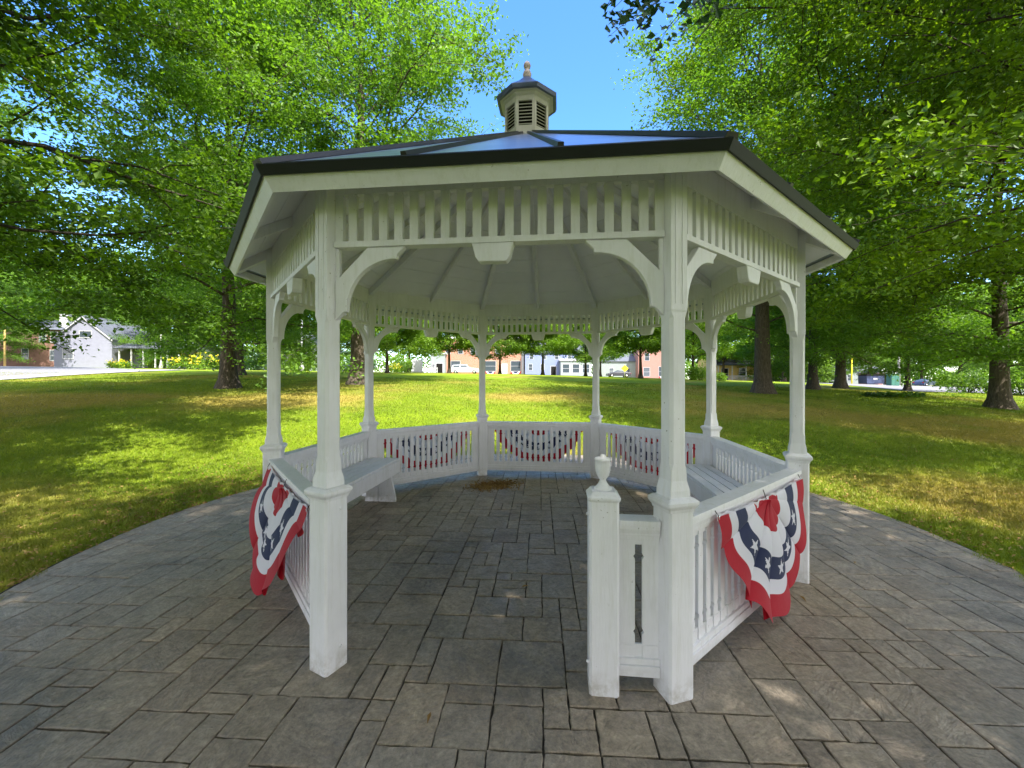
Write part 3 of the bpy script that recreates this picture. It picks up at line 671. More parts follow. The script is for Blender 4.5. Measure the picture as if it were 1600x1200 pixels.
# near canopy trees left and right of the gazebo (their trunks stand just outside the frame)
nearL = tree_meshes('near', 'bark_dark', 'leaf_maple', seed=11, H=15.5, base=3.5, R=8.8, tr=.42, nlimb=44, nsub=14, ntwig=9, nleaf=72, leaf=.118, droop=.18, spread=.46, flat=.36)
place_tree('maple_tree', nearL, (-12.6, 4.8, float(terr(-12.6, 4.8))), .4, 'big dark maple whose branches hang over the lawn at the upper left')
nearR = tree_meshes('near', 'bark_dark', 'leaf_right', seed=23, H=15, base=4.0, R=8.6, tr=.42, nlimb=44, nsub=14, ntwig=9, nleaf=66, leaf=.110, droop=.20, spread=.55, flat=.42)
place_tree('linden_tree', nearR, (12.6, 8.2, float(terr(12.6, 8.2))), 1.2, 'big yellow green linden whose leaves fill the upper right corner')
# shade trees behind the photographer
oakA = tree_meshes('oak', 'bark', 'leaf_oak', seed=31, H=22, base=3.5, R=6.2, tr=.36, nlimb=46, nsub=11, ntwig=7, nleaf=31, leaf=.155, droop=.12, spread=.5, flat=.55)
oakB = tree_meshes('oak', 'bark', 'leaf_oak', seed=37, H=16, base=1.9, R=6.4, tr=.33, nlimb=42, nsub=11, ntwig=8, nleaf=34, leaf=.15, droop=.30, spread=.5, flat=.45)
for i, (x, y, r, s) in enumerate([(5.0, -6.6, 2.2, 1.12), (-6.0, -4.8, .3, 1.08)]):
    place_tree('oak_tree', oakB, (x, y, -.02), r, 'tall shade tree standing in the park behind the viewpoint, casting the shade on the paving', 'shade trees behind the viewpoint', s)
place_tree('oak_tree', oakB, P(357, 17, -.02), 0, 'thick straight trunk with low drooping crown on the left lawn')
place_tree('oak_tree', oakB, P(374, 27, -.02), 2.1, 'tree trunk half hidden right behind the thick left lawn tree', scale=.9)
place_tree('oak_tree', oakA, P(560, 20, -.02), 1.0, 'tall airy tree with flared trunk rising behind the left of the roof', scale=(1.14, 1.14, 1.14))
place_tree('oak_tree', oakA, P(1192, 20.5, -.02), 3.6, 'tall light green tree with bare brown trunk behind the right of the gazebo', scale=(1.16, 1.16, .95))
place_tree('oak_tree', oakB, P(1270, 25, -.02), 4.0, 'left one of two close trunks just right of the gazebo', scale=(.85, .85, 1.05))
place_tree('oak_tree', oakA, P(1313, 28, -.02), .5, 'right one of two close trunks just right of the gazebo', scale=(.95, .95, .85))
place_tree('oak_tree', oakB, P(1562, 16.5, -.02), 5.1, 'massive trunk with pale scars at the right edge of the lawn', scale=(1.0, 1.0, .95))
place_tree('oak_tree', oakA, P(-90, 30, -.02), 2.9, 'leafy tree outside the left edge, its crown hanging over the brown house', scale=1.1)
yng = [tree_meshes('young', 'bark_dark', 'leaf_far', seed=s, H=7.6, base=1.9, R=4.0, tr=.17, nlimb=26, nsub=8, ntwig=6, nleaf=30, leaf=.22, droop=.12, spread=.5, flat=.6, profile='dome') for s in (41, 43)]
ylab = {536: 'small tree seen in the gap beside the front left post', 605: 'round young tree left of the white monument sign', 702: 'round young tree in front of the red brick building and white pickup',
        781: 'young tree before the brick building door, just right of the rear left post', 848: 'dark trunked young tree in the middle of the rear opening',
        915: 'young tree directly left of the rear right post', 1001: 'spreading young tree right of the yellow diamond sign', 1083: 'young tree behind the front right post beside the round shrub',
        1418: 'small forked tree above the hosta bed on the right', 938: 'young tree directly behind the rear right post'}
for i, (px, d, s) in enumerate([(605, 38, .95), (702, 46, 1.1), (781, 48, .95), (848, 46, 1.0), (915, 50, 1.0), (1001, 40, 1.1), (1083, 44, 1.15), (1418, 27, 1.0), (938, 62, 1.1)]):
    place_tree('young_tree', yng[i % 2], P(px, d, -.02), i * 1.3, ylab[px], 'young round headed trees around the far lawn', s)
# background trees beyond the street
bgt = [(-20, 60, 1.9), (60, 75, 2.3), (180, 78, 2.2), (262, 60, 1.5), (330, 66, 1.9), (405, 58, 1.7), (500, 75, 2.0), (560, 66, 1.7), (640, 74, 1.7), (480, 95, 2.6), (1060, 110, 2.6), (1130, 70, 1.6), (1165, 74, 1.4),
       (1225, 60, 1.7), (1290, 70, 2.0), (1360, 66, 1.9), (1440, 115, 2.6), (1500, 60, 1.7), (1550, 80, 2.2), (1600, 48, 1.5), (1660, 60, 2.2), (730, 125, 2.6), (820, 130, 2.6), (900, 128, 2.6), (980, 120, 2.4), (-70, 45, 1.8), (120, 100, 3), (1250, 100, 2.6), (1345, 105, 2.6), (1540, 120, 3)]
import itertools
def whereabouts(px): 
    for lim, s in ((150, 'behind the brown and grey houses on the left'), (320, 'beyond the yellow shrubs on the left'), (600, 'beyond the pale house left of the gazebo'), (1000, 'behind the brick and blue buildings'), (1300, 'beyond the tan building right of the gazebo'), (9999, 'beyond the parking lot on the right')):
        if px < lim: return s
cnt = {}
for i, (px, d, s) in enumerate(bgt):
    w = whereabouts(px)
    place_tree('background_tree', yng[i % 2] if i % 3 else oakB, P(px, d, -.1), i * .9, 'leafy background tree growing ' + w, 'background trees ' + w, s * (1 if i % 3 else .6))

# far-off wood closing the horizon behind the houses
def far_wood():
    rg = np.random.default_rng(3); n = 90000; px = rg.uniform(-500, 2200, n); d = rg.uniform(132, 150, n); X = (px - 810.5) / 634.5 * d
    top = 9 + 3 * np.sin(px * .021) + 2 * np.sin(px * .057 + 1) + 1.5 * np.sin(px * .13); h = rg.random(n) ** .8 * top
    C = np.stack([X, d, terr(X, d) + h - .5], 1); V, F = leaves(C, rg.normal(0, .7, (n, 3)) + np.array([0, -.3, .6]), .9, rg)
    link('far_wood', npmesh('far_wood', V, F, [M['leaf_far']]), label='distant band of woodland closing the view behind the houses', cat='woodland', kind='stuff')
far_wood()

# ------------------------------------------------------------------ shrubs
def blob(seed, rx, ry, h, n, leaf, leafm, name, loc, label, cat, group=None, flower=None, stems=8):
    rg = np.random.default_rng(seed); nc = max(6, n // 60)
    th = rg.uniform(0, 2 * PI, nc); rr = np.sqrt(rg.uniform(0, 1, nc)) * .85; zz = rg.uniform(.2, 1, nc) * np.sqrt(1 - rr ** 2 * .9)
    cc = np.stack([rr * np.cos(th) * rx, rr * np.sin(th) * ry, zz * h * .85], 1)
    c = cc[rg.integers(0, nc, n)] + rg.normal(0, 1, (n, 3)) * np.array([rx, ry, h]) * .13; c[:, 2] = np.abs(c[:, 2])
    nr = rg.normal(0, .6, (n, 3)) + np.array([0, 0, .6]) + c / np.array([rx, ry, h]) * .5
    V, F = leaves(c, nr, leaf, rg); o = empty(name, loc, rg.uniform(0, 6), label=label, cat=cat, group=group)
    mats = [M[leafm]]; mi = np.zeros(len(F), int)
    link('foliage', npmesh('foliage', V, F, mats), o)
    if flower:
        m = n // 9; c2 = cc[rg.integers(0, nc, m)] + rg.normal(0, 1, (m, 3)) * np.array([rx, ry, h]) * .12 + np.array([0, 0, h * .22]); c2[:, 2] = np.abs(c2[:, 2])
        V, F = leaves(c2, rg.normal(0, .6, (m, 3)) + np.array([0, -.6, .6]), leaf * 1.1, rg, asp=.9); link('flowers', npmesh('flowers', V, F, [M[flower]]), o, kind='stuff')
    st = [(np.array([[0, 0, -.1], cc[i] * .5, cc[i]]), np.array([.03, .02, .008]) * h / 1.5) for i in range(min(stems, nc))]
    V, F = tubes(st, 4); link('stem', npmesh('stem', V, F, [M['bark_dark']]), o); return o
blob(1, 3.0, 1.5, 1.7, 2600, .22, 'leaf_shrub', 'flowering_shrub', P(313, 44), 'tall shrub with yellow flowers left of the thick trunk', 'shrub', flower='flower')
blob(2, 1.7, .9, .9, 1500, .16, 'leaf_shrub', 'flowering_shrub', P(187, 47), 'low bed of yellow flowers in front of the grey house porch', 'flowers', flower='flower')
blob(3, 2.6, 1.6, 2.4, 3000, .2, 'leaf_dark', 'evergreen_shrub', P(398, 46), 'dark evergreen bush right of the thick left trunk', 'bush')
blob(4, 2.2, 1.4, 2.6, 2200, .2, 'leaf_far', 'shrub', P(478, 48), 'pale leafy bush right of the flagpole', 'bush')
blob(5, 1.3, .8, .8, 1200, .15, 'leaf_shrub', 'shrub', P(453, 47), 'low yellow green plants below the pale house door', 'plant')
blob(6, 1.4, .8, 1.0, 1500, .15, 'leaf_shrub', 'flowering_shrub', P(618, 50), 'yellow flowering plant left of the monument sign', 'plant', flower='flower')
blob(7, 2.4, 1.4, 1.9, 2200, .2, 'leaf_far', 'shrub', P(635, 54), 'grey green bush behind the monument sign', 'bush')
blob(8, 1.9, 1.3, 1.55, 4200, .13, 'leaf_shrub', 'round_shrub', P(1094, 40), 'clipped round light green shrub beside the front right post', 'bush')
blob(9, 1.0, .8, .9, 1500, .13, 'leaf_far', 'round_shrub', P(1122, 41), 'small clipped shrub right of the larger round one', 'bush')
blob(10, 1.7, 1.1, 2.0, 2000, .16, 'leaf_far', 'shrub', P(1512, 27), 'loose multi stemmed shrub beside the parking lot', 'shrub')
blob(11, 1.6, 1.1, 2.2, 2000, .16, 'leaf_far', 'shrub', P(1598, 25), 'loose shrub behind the massive trunk at the right edge', 'shrub')
blob(12, 2.2, 1.2, 1.6, 2200, .18, 'leaf_shrub', 'hedge', P(1478, 76), 'bright green hedge behind the parked slate sedan', 'hedge')
blob(13, 6.5, 2.0, 2.2, 5000, .25, 'leaf_dark', 'evergreen_shrub', P(560, 60), 'dark hedge beyond the picnic table', 'hedge')
blob(15, 6, 2, 2.2, 5000, .25, 'leaf_far', 'shrub', P(270, 62), 'dense bushes right of the grey house porch', 'bush')
blob(16, 10, 3, 5, 9000, .35, 'leaf_far', 'shrub', P(1240, 66), 'tall bushes behind the two close trunks', 'bush')
# hosta bed
def hostas():
    rg = np.random.default_rng(4); c0 = P(1396, 20.2); n = 420; V = []; F = []
    x = rg.uniform(-1.35, 1.35, n); y = rg.uniform(-.45, .45, n); C = np.stack([x, y, .05 + .2 * rg.random(n)], 1)
    nr = np.stack([rg.normal(0, .5, n), rg.normal(-.3, .5, n), np.ones(n)], 1); V, F = leaves(C, nr, .22, rg, asp=.5)
    o = empty('hosta_bed', c0, 0, label='low bed of broad leaved hostas under the small forked tree', cat='plants'); link('foliage', npmesh('foliage', V, F, [M['hosta']]), o)
hostas()

# ------------------------------------------------------------------ grass and litter
def grass():
    rg = np.random.default_rng(9); n = 620000
    d = 2.2 * (26 / 2.2) ** rg.random(n); px = rg.uniform(-120, 1720, n); X = (px - 810.5) / 634.5 * d; Y = d
    r = np.hypot(X - GX, Y - GY); pad = (r < 4.14 + .06 * np.sin(X * 9) + .05 * np.sin(Y * 13 + X * 5)) | ((Y < GY - 2.6) & (np.abs(X) < 3.35 + np.maximum(0, GY - 2.6 - Y) * .3))
    k = ~pad; X, Y, d, r = X[k], Y[k], d[k], r[k]; n = len(X); Z = terr(X, Y)
    h = rg.uniform(.018, .050, n) * (1 + .012 * d); w = .0022 + .0007 * d; a = rg.uniform(0, 2 * PI, n)
    ln = rg.normal(0, .5, (n, 2)) * h[:, None]; dx, dy = np.cos(a) * w, np.sin(a) * w
    A = np.stack([X - dx, Y - dy, Z - .004], 1); B = np.stack([X + dx, Y + dy, Z - .004], 1); T = np.stack([X + ln[:, 0], Y + ln[:, 1], Z + h], 1)
    V = np.stack([A, B, T], 1).reshape(-1, 3); F = np.arange(3 * n).reshape(-1, 3); link('grass', npmesh('grass', V, F, [M['grass']]), label='short mown grass of the lawn', cat='grass', kind='stuff')
    # dry leaves scattered over the lawn and its edge
    m = 9000; t = rg.uniform(-PI * .35, PI * 1.35, m); rr = 4.15 + np.abs(rg.normal(0, 1, m)) ** 1.3 * np.where(np.cos(t) > 0, 2.2, 1.0) 
    X = GX + rr * np.cos(t); Y = GY + rr * np.sin(t); C = np.stack([X, Y, terr(X, Y) + .028], 1)
    V, F = leaves(C, rg.normal(0, .3, (m, 3)) + np.array([0, 0, 1]), .045, rg, asp=.4); link('fallen_leaves', npmesh('fallen_leaves', V, F, [M['litter']]), label='dry leaves scattered along the lawn edge', cat='leaves', kind='stuff')
    m = 1500; C = np.stack([rg.normal(-.36, .17, m), rg.normal(6.08, .12, m) , np.abs(rg.normal(.008, .012, m))], 1); C[:, 1] = 6.02 + (C[:, 1] - 6.08) + (C[:, 0] + .36) * .25
    V, F = leaves(C, rg.normal(0, .5, (m, 3)) + np.array([0, 0, 1]), .05, rg, asp=.3); link('leaf_pile', npmesh('leaf_pile', V, F, [M['litter']]), label='small pile of brown leaves on the gazebo floor', cat='leaves', kind='stuff')
    for i, (x, y) in enumerate([(2.05, 2.93), (-2.9, 4.1), (-2.5, 3.35), (.05, 3.1), (-.42, 1.9), (2.9, 3.5)]):
        V, F = leaves(np.array([[0., 0, .012]]), np.array([[.1, .05, 1.]]), .07, rg, asp=.3)
        lab = ['curled yellow leaf lying on the paving right of the gazebo', 'dry leaf on the paving near the left lawn edge', 'dry leaf on the left paving closest to the left bunting', 'brown leaf on the gazebo floor near its middle', 'straw bit on the paving at the front of the picture', 'pale leaf on the right paving farthest from the gazebo post'][i]
        link('leaf', npmesh('leaf', V, F, [M['litter']]), None, (x, y, 0), i, label=lab, cat='leaf', group='single leaves on the paving')
grass()

# ------------------------------------------------------------------ houses
def window(parent, x, z, w, h, y, trim='trim', cross=True):
    m = MB(); t = .07 if w > .6 else .05
    m.box(x - w / 2 - t, x - w / 2, y - .06, y + .02, z - t, z + h + t); m.box(x + w / 2, x + w / 2 + t, y - .06, y + .02, z - t, z + h + t)
    m.box(x - w / 2, x + w / 2, y - .06, y + .02, z + h, z + h + t); m.box(x - w / 2, x + w / 2, y - .06, y + .02, z - t, z)
    if cross: m.box(x - w / 2, x + w / 2, y - .04, y, z + h / 2 - .025, z + h / 2 + .025)
    f = m.build('window', M[trim], parent); MB().box(x - w / 2, x + w / 2, y - .02, y + .01, z, z + h).build('pane', M['glass'], f); return f
def door(parent, x, w, h, y, mat='dark', z=0.1):
    d = MB(); d.box(x - w / 2 - .09, x - w / 2, y - .06, y + .02, z, z + h + .09); d.box(x + w / 2, x + w / 2 + .09, y - .06, y + .02, z, z + h + .09); d.box(x - w / 2, x + w / 2, y - .06, y + .02, z + h, z + h + .09)
    o = d.build('door', M['trim'], parent); MB().box(x - w / 2, x + w / 2, y - .03, y + .01, z, z + h).build('door_leaf', M[mat], o); return o
def gable_house(loc, rz, w, dep, hw, hr, wall, label, front='gable', over=.35, roofm='shingle', name='house'):
    h = empty(name, loc, rz, label=label, cat='house')
    m = MB()
    if front == 'gable':
        m.prism([(-w / 2, -1), (w / 2, -1), (w / 2, hw), (0, hw + hr), (-w / 2, hw)], 0, dep)
        wl = m.build('wall', M[wall], h); sl = hr / (w / 2); r = MB()
        for s in (-1, 1):
            r.prism([(0, hw + hr + .02), (s * (w / 2 + over), hw - sl * over + .02), (s * (w / 2 + over), hw - sl * over + .18), (0, hw + hr + .2)], -over, dep + over)
        r.build('roof', M[roofm], h)
        t = MB()
        for s in (-1, 1): t.prism([(0, hw + hr - .16), (s * (w / 2 + over), hw - sl * over - .16), (s * (w / 2 + over), hw - sl * over + .02), (0, hw + hr + .015)], -over - .03, -over + .0)
        t.build('gable_trim', M['trim'], h)
    else:
        m.prism([(0, -1), (dep, -1), (dep, hw), (dep / 2, hw + hr), (0, hw)], -w / 2, w / 2, 'x'); m.build('wall', M[wall], h); sl = hr / (dep / 2); r = MB()
        r.prism([(dep / 2, hw + hr + .02), (-over, hw - sl * over + .02), (-over, hw - sl * over + .18), (dep / 2, hw + hr + .2), (dep + over, hw - sl * over + .18), (dep + over, hw - sl * over + .02)], -w / 2 - over, w / 2 + over, 'x'); r.build('roof', M[roofm], h)
    return h
# grey gabled house with porch (55 m away at the left)
p = P(130, 55); hg = gable_house(p, .12, 7.0, 9, 3.9, 3.0, 'sid_grey', 'pale grey gabled house with long side porch at the far left', over=.2)
window(hg, -1.8, 1.2, 1.2, 1.3, 0); window(hg, .3, 4.1, 1.4, .8, 0, cross=False)
for i in range(6): MB().box(4.2 + i * 1.5, 4.34 + i * 1.5, .1, .24, 0, 2.55).build('porch_post', M['trim'], hg)
MB().prism([(0, 2.55), (3.2, 3.7), (3.2, 3.85), (-.2, 2.65)], 3.72, 12.4, 'x').build('porch_roof', M['shingle'], hg)
MB().box(3.71, 12.2, 3.2, 8.8, -1, 3.6).build('side_wing', M['sid_grey'], hg)
for x in (5.4, 8.4, 10.8): window(hg, x, 1.0, 1.1, 1.2, 3.2)
# brown two storey house
p = P(42, 63); hb = empty('house', p, .30, label='brown two storey house with white chimney at the left edge', cat='house')
MB().box(-6.2, 4.2, 0, 9, -1, 5.9).build('wall', M['sid_brown'], hb)
rb = MB(); a = [(-6.6, -.4, 5.85), (4.6, -.4, 5.85), (4.6, 9.4, 5.85), (-6.6, 9.4, 5.85), (-2.5, 4.5, 8.0), (.5, 4.5, 8.0)]
rb.add(a, [(0, 1, 5, 4), (1, 2, 5), (2, 3, 4, 5), (3, 0, 4), (3, 2, 1, 0)]); rfb = rb.build('roof', M['shingle'], hb); MB().box(3.0, 4.0, 1.5, 2.5, 5.9, 8.6).build('chimney', M['trim'], rfb)
for x, z in ((-4.6, 1.2), (-.2, 1.2), (3.2, 1.0), (-3, 4), (1.9, 3.9), (3.3, 3.9)): window(hb, x, z, .75, 1.6, 0)
# pale two storey gabled house seen between the left posts
p = P(452, 62); hw_ = gable_house(p, .1, 9.0, 9, 3.6, 2.9, 'sid_white', 'pale house with gabled doorway seen between the left gazebo posts')
window(hw_, .2, 3.1, 1.5, 1.0, 0); window(hw_, -2.6, 1.0, 1.0, 1.4, 0); window(hw_, 3.0, 1.0, 1.0, 1.4, 0); door(hw_, 1.0, 1.1, 2.1, -.9)
for x in (.25, 1.75): MB().box(x, x + .12, -1.3, -1.18, 0, 2.4).build('porch_post', M['trim'], hw_)
MB().prism([(-.1, 2.4), (2.1, 2.4), (1.0, 3.1)], -1.4, 0).build('porch_gable', M['trim'], hw_)
# brick building
def flat_building(px, d, rz, w, dep, h, wall, label):
    o = empty('building', P(px, d), rz, label=label, cat='building'); MB().box(-w / 2, w / 2, 0, dep, -2, h).build('wall', M[wall], o)
    MB().box(-w / 2 - .25, w / 2 + .25, -.25, dep + .25, h + .002, h + .45).build('cornice', M['trim'], o); return o
def swag(parent, x, z, y, w=1.5):                      # far bunting under a window
    o = empty('bunting', (0, 0, 0)); o.parent = parent; o.location = (x, y, z)
    for nm, r0, r1, m in (('red_ring', .8, 1, 'c_red'), ('white_ring', .5, .8, 'c_white'), ('blue_ring', .0, .5, 'c_blue')):
        b = MB(); n = 12
        A = [(r1 * w / 2 * math.cos(PI * i / n), 0, -r1 * w * .38 * math.sin(PI * i / n)) for i in range(n + 1)]; B = [(r0 * w / 2 * math.cos(PI * i / n), 0, -r0 * w * .38 * math.sin(PI * i / n)) for i in range(n + 1)]
        b.add(A + B + [(x_, .05, z_) for x_, _, z_ in A + B], [(i, i + 1, n + 2 + i, n + 1 + i) for i in range(n)] + [(2 * n + 2 + i, 3 * n + 3 + i, 3 * n + 4 + i, 2 * n + 3 + i) for i in range(n)]); b.build(nm, M[m], o)
bb = flat_building(752, 98, 0, 20.5, 12, 8.6, 'brick', 'red brick building with white framed shop windows behind the lawn')
for x, w in ((-6.2, 2.2), (2.2, 2.6), (8.3, 2.3)): window(bb, x, .8, w, 2.4, 0)
for x in (-8, -5, -2, 1, 4, 7): window(bb, x, 5, 1.1, 1.9, 0)
door(bb, 5.6, 1.2, 2.4, 0, 'trim'); sg = MB().box(4.2, 7.2, -.1, .02, 0, .1).build('doorstep', M['trim'], bb)
for x in (2.2, 8.3): swag(bb, x, .7, -.3, 2.4)
for s in (-1,): MB().box(9.7, 10.24, -.06, .02, 0, 8.5).build('corner_board', M['trim'], bb)
gb = flat_building(684, 96, 0, 3.4, 6, 4.6, 'sid_white', 'small grey annex with dark doorway at the left end of the brick building'); door(gb, .4, 1.5, 2.3, 0); window(gb, -1.1, 1, .6, 1.2, 0)
lb = gable_house(P(870, 96), 0, 15, 9, 5.6, 2.4, 'sid_blue', 'lavender blue house row with small white windows behind the lawn', front='side')
for x in (-6.2, -3.4, 2.0): window(lb, x, 1.4, .8, 1.4, 0)
for x in (-6, -3, 0, 3, 6): window(lb, x, 4, .8, 1.3, 0)
door(lb, -.8, 1.2, 2.2, 0)
wp = flat_building(900, 93, 0, 7.0, 2.6, 3.6, 'sid_white', 'white glazed front porch of the blue house row')
for x in (-2.3, 0, 2.3): window(wp, x, .9, 1.5, 1.9, 0)
pb = flat_building(1028, 96, -.1, 9, 8, 7.4, 'sid_pink', 'pink building with white framed window left of the front right post'); window(pb, 1.3, .7, 2.2, 2.2, 0); window(pb, -2.6, .7, 1.4, 2.0, 0); swag(pb, 1.3, .6, -.3, 2.2)
for x in (-2.5, 1.5): window(pb, x, 4.4, 1.0, 1.7, 0)
wl2 = gable_house(P(968, 100), 0, 10, 9, 4.2, 2.4, 'sid_white', 'white house behind the yellow diamond sign', front='side')
window(wl2, 2, 1, 1, 1.4, 0); window(wl2, -2, 1, 1, 1.4, 0)
tb = gable_house(P(1160, 72), -.1, 10, 8, 3.6, 2.4, 'sid_tan', 'tan yellow house with white railed porch between right posts', front='side')
door(tb, -3.0, 1.1, 2.1, 0); window(tb, 0, 1, 1.1, 1.3, 0)
for i in range(5): MB().box(-4.8 + i * 2.3, -4.66 + i * 2.3, -1.8, -1.66, 0, 2.7).build('porch_post', M['trim'], tb)
tr_ = MB(); tr_.box(-4.8, 4.5, -1.76, -1.70, .85, .95)
for i in range(46): tr_.box(-4.75 + i * .2, -4.68 + i * .2, -1.75, -1.71, .1, .849)
tr_.build('porch_railing', M['trim'], tb); MB().prism([(-2.0, 2.7), (0, 3.3), (0, 3.45), (-2.1, 2.8)], -5, 4.8, 'x').build('porch_roof', M['shingle'], tb)
cb = gable_house(P(1342, 92), 0, 9, 8, 3.4, 2.2, 'sid_white', 'cream house beyond the parking lot', front='side'); window(cb, 1.5, 1, 1.1, 1.3, 0); window(cb, -2, 1, 1.1, 1.3, 0)
rbk = flat_building(1384, 84, 0, 3, 5, 2.6, 'sid_pink', 'low reddish shed behind the green utility box'); door(rbk, 0, 1.2, 2.1, 0)

# ------------------------------------------------------------------ vehicles
def vehicle(kind, paint, loc, rz, label, name='car', group='cars parked along the far streets'):
    o = empty(name, loc, rz, label=label, cat='pickup' if kind == 'pickup' else 'car', group=group)
    if kind == 'pickup': L, W, H = 5.6, 1.95, 1.85; out = [(-2.8, .5), (-2.8, 1.12), (-1.0, 1.14), (-.95, 1.2), (1.05, 1.2), (2.6, 1.08), (2.8, .9), (2.8, .45)]; cab = [(-2.72, 1.121), (-2.45, 1.78), (.35, 1.85), (.95, 1.22)]
    elif kind == 'suv': L, W, H = 4.7, 1.9, 1.7; out = [(-2.35, .45), (-2.35, 1.0), (1.0, 1.05), (2.2, .95), (2.35, .75), (2.35, .4)]; cab = [(-2.25, 1.001), (-1.95, 1.6), (.1, 1.68), (1.0, 1.06)]
    else: L, W, H = 4.7, 1.82, 1.45; out = [(-2.35, .45), (-2.3, .93), (-1.6, .98), (.9, .96), (2.15, .84), (2.35, .66), (2.35, .38)]; cab = [(-1.75, .981), (-1.0, 1.40), (.1, 1.45), (1.0, .975)]
    ax = L / 2 - .88
    pts = []
    lo = .3
    arch = lambda cx: [(cx + .38 * math.cos(a), lo + .38 * math.sin(a)) for a in np.linspace(PI, 0, 9)]
    bot = [(-L / 2, lo)] + arch(-ax) + arch(ax) + [(L / 2, lo)]
    body = MB().prism(bot + out[::-1], -W / 2, W / 2).build('body', M[paint], o, bevel=.05)
    cp = MB().loft([[(x, -y_, z) for x, z in cab for y_ in (0,)] for _ in ()] or [[(cab[0][0], s * W / 2 * .96, cab[0][1]) for s in (-1, 1)] + [(cab[3][0], s * W / 2 * .96, cab[3][1]) for s in (1, -1)],
                    [(cab[1][0], s * W / 2 * .78, cab[1][1]) for s in (-1, 1)] + [(cab[2][0], s * W / 2 * .78, cab[2][1]) for s in (1, -1)]]).build('cabin', M[paint], o, bevel=.05)
    def lerp(a, b, t): return a + (b - a) * t
    for s in (-1, 1):
        g = MB(); z0, z1 = .15, .85; q = []
        for (t0, t1) in ((.07, .48), (.53, .93)):
            xl = lambda z: lerp(cab[0][0], cab[1][0], z); xr = lambda z: lerp(cab[3][0], cab[2][0], z); yy = lambda z: s * (W / 2 * lerp(.96, .78, z) + .012); zz = lambda z, t: lerp(lerp(cab[0][1], cab[1][1], z), lerp(cab[3][1], cab[2][1], z), t)
            g.add([(lerp(xl(z), xr(z), t), yy(z), zz(z, t)) for z, t in ((z0, t0), (z0, t1), (z1, t1), (z1, t0))], [(0, 1, 2, 3)])
        g.build('window', M['glass'], o)
    for sx, nm in ((0, 'rear_window'), (1, 'windscreen')):
        a_, b_ = (cab[0], cab[1]) if sx == 0 else (cab[3], cab[2]); e = -.012 if sx == 0 else .012
        MB().add([(lerp(a_[0], b_[0], z) + e, s * W / 2 * lerp(.96, .78, z) * .88, lerp(a_[1], b_[1], z) + .008) for z, s in ((.12, -1), (.12, 1), (.88, 1), (.88, -1))], [(0, 1, 2, 3)]).build(nm, M['glass'], o)
    for cx in (-ax, ax):
        for s in (-1, 1):
            w = MB().tube((cx, s * (W / 2 - .22), .33), (cx, s * (W / 2 - .01), .33), .33, None, 20).build('wheel', M['rubber'], o); MB().tube((cx, s * (W / 2 - .05), .33), (cx, s * (W / 2 + .01), .33), .2, None, 14).build('rim', M['chrome'], w)
    for s in (-1, 1):
        MB().box(L / 2 - .06, L / 2 + .015, *sorted((s * W / 2 * .6, s * W / 2 * .9)), .62, .76).build('headlight', M['chrome'], o)
        MB().box(-L / 2 - .015, -L / 2 + .06, *sorted((s * W / 2 * .68, s * W / 2 * .93)), .68, .9).build('tail_light', M['lampred'], o)
vehicle('pickup', 'carwhite', P(727, 84, .03), 0, 'white pickup truck with covered bed before the brick building', 'pickup_truck')
vehicle('sedan', 'cardark', P(966, 82, .03), PI, 'dark sedan left of the yellow diamond sign')
vehicle('suv', 'carsilver', P(1222, 78, .03), .1, 'silver car glimpsed right of the leaning trunk')
vehicle('sedan', 'carwhite', P(1246, 84, .03), 0, 'white car behind the right gazebo post')
vehicle('sedan', 'carblue', P(1446, 78, .03), .35, 'slate blue sedan alone on the parking lot')
vehicle('suv', 'carsilver', P(1530, 60, .03), .3, 'silver car partly hidden by the loose shrub')
vehicle('suv', 'carwhite', P(1291, 76, .03), 0, 'white car between the two close trunks')

# ------------------------------------------------------------------ street furniture
def pole(name, px, d, h, r, mat, label, cat='pole', base=True):
    o = empty(name, P(px, d), 0, label=label, cat=cat); MB().tube((0, 0, -.2), (0, 0, h), r, r * .7, 10).build('shaft', M[mat], o)
    if base: MB().lathe([(r * 3.2, -.1), (r * 3.0, .25), (r * 1.6, .7), (r * 1.05, 1.0)], 10).build('base', M['concrete'], o)
    MB().lathe([(r * .8, 0), (r * 1.3, .05), (r * 1.3, .18), (.01, .26)], 10, z0=h).build('cap', M[mat], o); return o
pole('flag_pole', 471.5, 44, 6.4, .10, 'trim', 'white flagpole in front of the pale house')
pole('lamp_post', 251.5, 50, 4.0, .07, 'concrete', 'thin post with conical foot right of the grey house porch')
pole('utility_pole', 7.5, 58, 8, .13, 'sid_tan', 'tan utility pole in front of the brown house', base=False)
pole('utility_pole', 1404.5, 50, 6.5, .16, 'concrete', 'grey utility pole beside the small forked tree', base=False)
pole('white_post', 676, 90, 6.0, .12, 'trim', 'white post left of the small grey annex', base=False)
pole('bollard_post', 1331, 60, 3.6, .1, 'yellow', 'yellow post beside the cream house', base=False)
# monument sign
o = empty('monument_sign', P(652.5, 52), 0, label='blank white monument slab standing at the far lawn edge', cat='sign')
MB().prism([(-.62, 0), (.62, 0), (.62, 1.5), (.5, 1.64), (-.5, 1.64), (-.62, 1.5)], -.14, .14).build('slab', M['trim'], o, bevel=.02); MB().box(-.75, .75, -.22, .22, -.2, .12).build('plinth', M['concrete'], o)
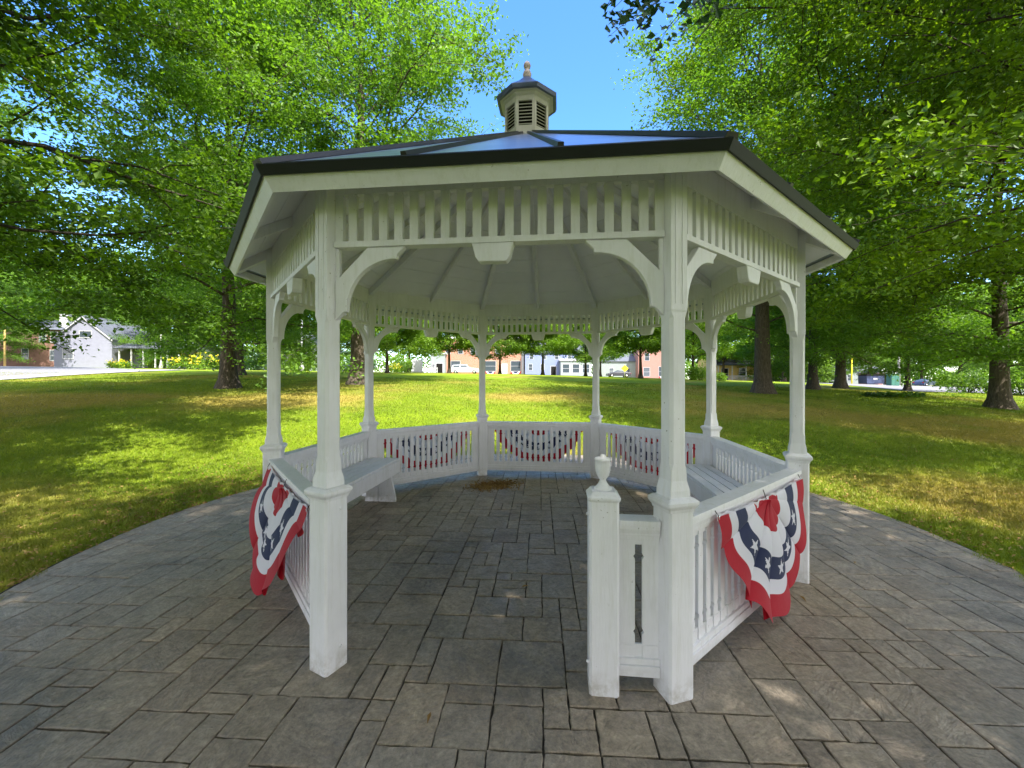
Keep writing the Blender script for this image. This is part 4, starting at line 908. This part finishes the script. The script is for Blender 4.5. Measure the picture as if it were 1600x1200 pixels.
# warning sign
o = empty('warning_sign', P(976, 70), 0, label='yellow diamond warning sign on a thin pole beyond the lawn', cat='sign')
MB().tube((0, 0, -.2), (0, 0, 2.0), .04).build('pole', M['chrome'], o); MB().prism([(0, .95), (.62, 1.55), (0, 2.15), (-.62, 1.55)], -.06, -.04).build('plate', M['yellow'], o, bevel=.008)
o = empty('low_fence', P(668, 70), 0, label='low white fence between the monument slab and the annex', cat='fence')
f = MB(); f.box(-1.7, 1.7, -.02, .02, .75, .85); f.box(-1.7, 1.7, -.02, .02, .2, .28)
for i in range(14): f.box(-1.68 + i * .255, -1.58 + i * .255, -.045, -.021, 0, .95)
f.build('pickets', M['trim'], o)
# dumpster, utility cabinet
o = empty('dumpster', P(1361, 62), 0, label='dark blue dumpster at the parking lot edge', cat='dumpster')
MB().prism([(-1.3, .15), (1.3, .15), (1.35, 1.35), (-1.35, 1.35)], -.8, .8).build('bin', M['blue_box'], o, bevel=.03); MB().prism([(-.85, 1.36), (.85, 1.36), (.85, 1.44), (-.85, 1.6)], -1.36, 1.36, 'x').build('lid', M['black'], o)
MB().box(-.35, .35, -.815, -.8, .75, 1.0).build('decal', M['trim'], o)
o = empty('utility_cabinet', P(1395, 42), 0, label='green utility cabinet left of the small forked tree', cat='cabinet')
MB().box(-.42, .42, -.3, .3, -.1, 1.25).build('case', M['green_box'], o, bevel=.02); MB().box(-.38, -.01, -.315, -.301, .08, 1.15).build('door', M['green_box'], o); MB().box(.01, .38, -.315, -.301, .08, 1.15).build('door', M['green_box'], o)
MB().box(-.46, .46, -.34, .34, 1.252, 1.30).build('lid', M['green_box'], o)
# picnic table left
o = empty('picnic_table', P(549, 47), .2, label='dark blue picnic table seen beyond the flared tree trunk', cat='table')
MB().box(-1.1, 1.1, -.4, .4, .72, .78).build('table_top', M['blue_box'], o)
for s in (-1, 1): MB().box(-1.1, 1.1, *sorted((s * .62, s * .9)), .42, .47).build('seat', M['blue_box'], o)
for sx in (-.8, .8):
    l = MB(); l.prism([(-.75, 0), (-.62, 0), (.3, .72), (.17, .72)], sx - .04, sx + .04, 'x'); l.prism([(.75, 0), (.62, 0), (-.3, .72), (-.17, .72)], sx + .042, sx + .12, 'x'); l.box(sx - .04, sx + .12, -.85, .85, .36, .419); l.build('leg', M['blue_box'], o)
# near sprig of linden leaves hanging into the top of the frame
def sprig():
    rg = np.random.default_rng(77); polys = []; C = []; base = np.array([0., 0, 0])
    for i in range(26):
        p0 = np.array([rg.uniform(-.2, 1.0), rg.uniform(-.3, .3), rg.uniform(.25, .5)]); p1 = p0 + np.array([rg.normal(-.15, .12), rg.normal(0, .12), -rg.uniform(.08, .34) * (1 - .3 * abs(p0[0]))])
        polys.append((np.stack([p0, (p0 + p1) / 2 + rg.normal(0, .02, 3), p1]), np.array([.004, .003, .0015])))
        n = 13; a = rg.uniform(.1, 1.05, (n, 1)); C.append(p0 + (p1 - p0) * a + rg.normal(0, .045, (n, 3)))
    polys.append((np.array([[2.6, -1.2, 1.6], [1.6, -.4, .9], [.8, 0, .5], [-.1, 0, .38]]), np.array([.03, .018, .01, .004])))
    C = np.concatenate(C); Nn = rg.normal(0, .5, (len(C), 3)) + np.array([0, -.8, .5]); V, F = leaves(C, Nn, .085, rg, asp=.85); W, G = tubes(polys)
    o = empty('leafy_branch', (1.12, 3.6, 4.78), 0, label='dark close leafy branch hanging in at the top right of the cupola', cat='branch'); link('foliage', npmesh('foliage', V, F, [M['leaf_dark']]), o); link('twigs', npmesh('twigs', W, G, [M['bark_dark']]), o)
sprig()
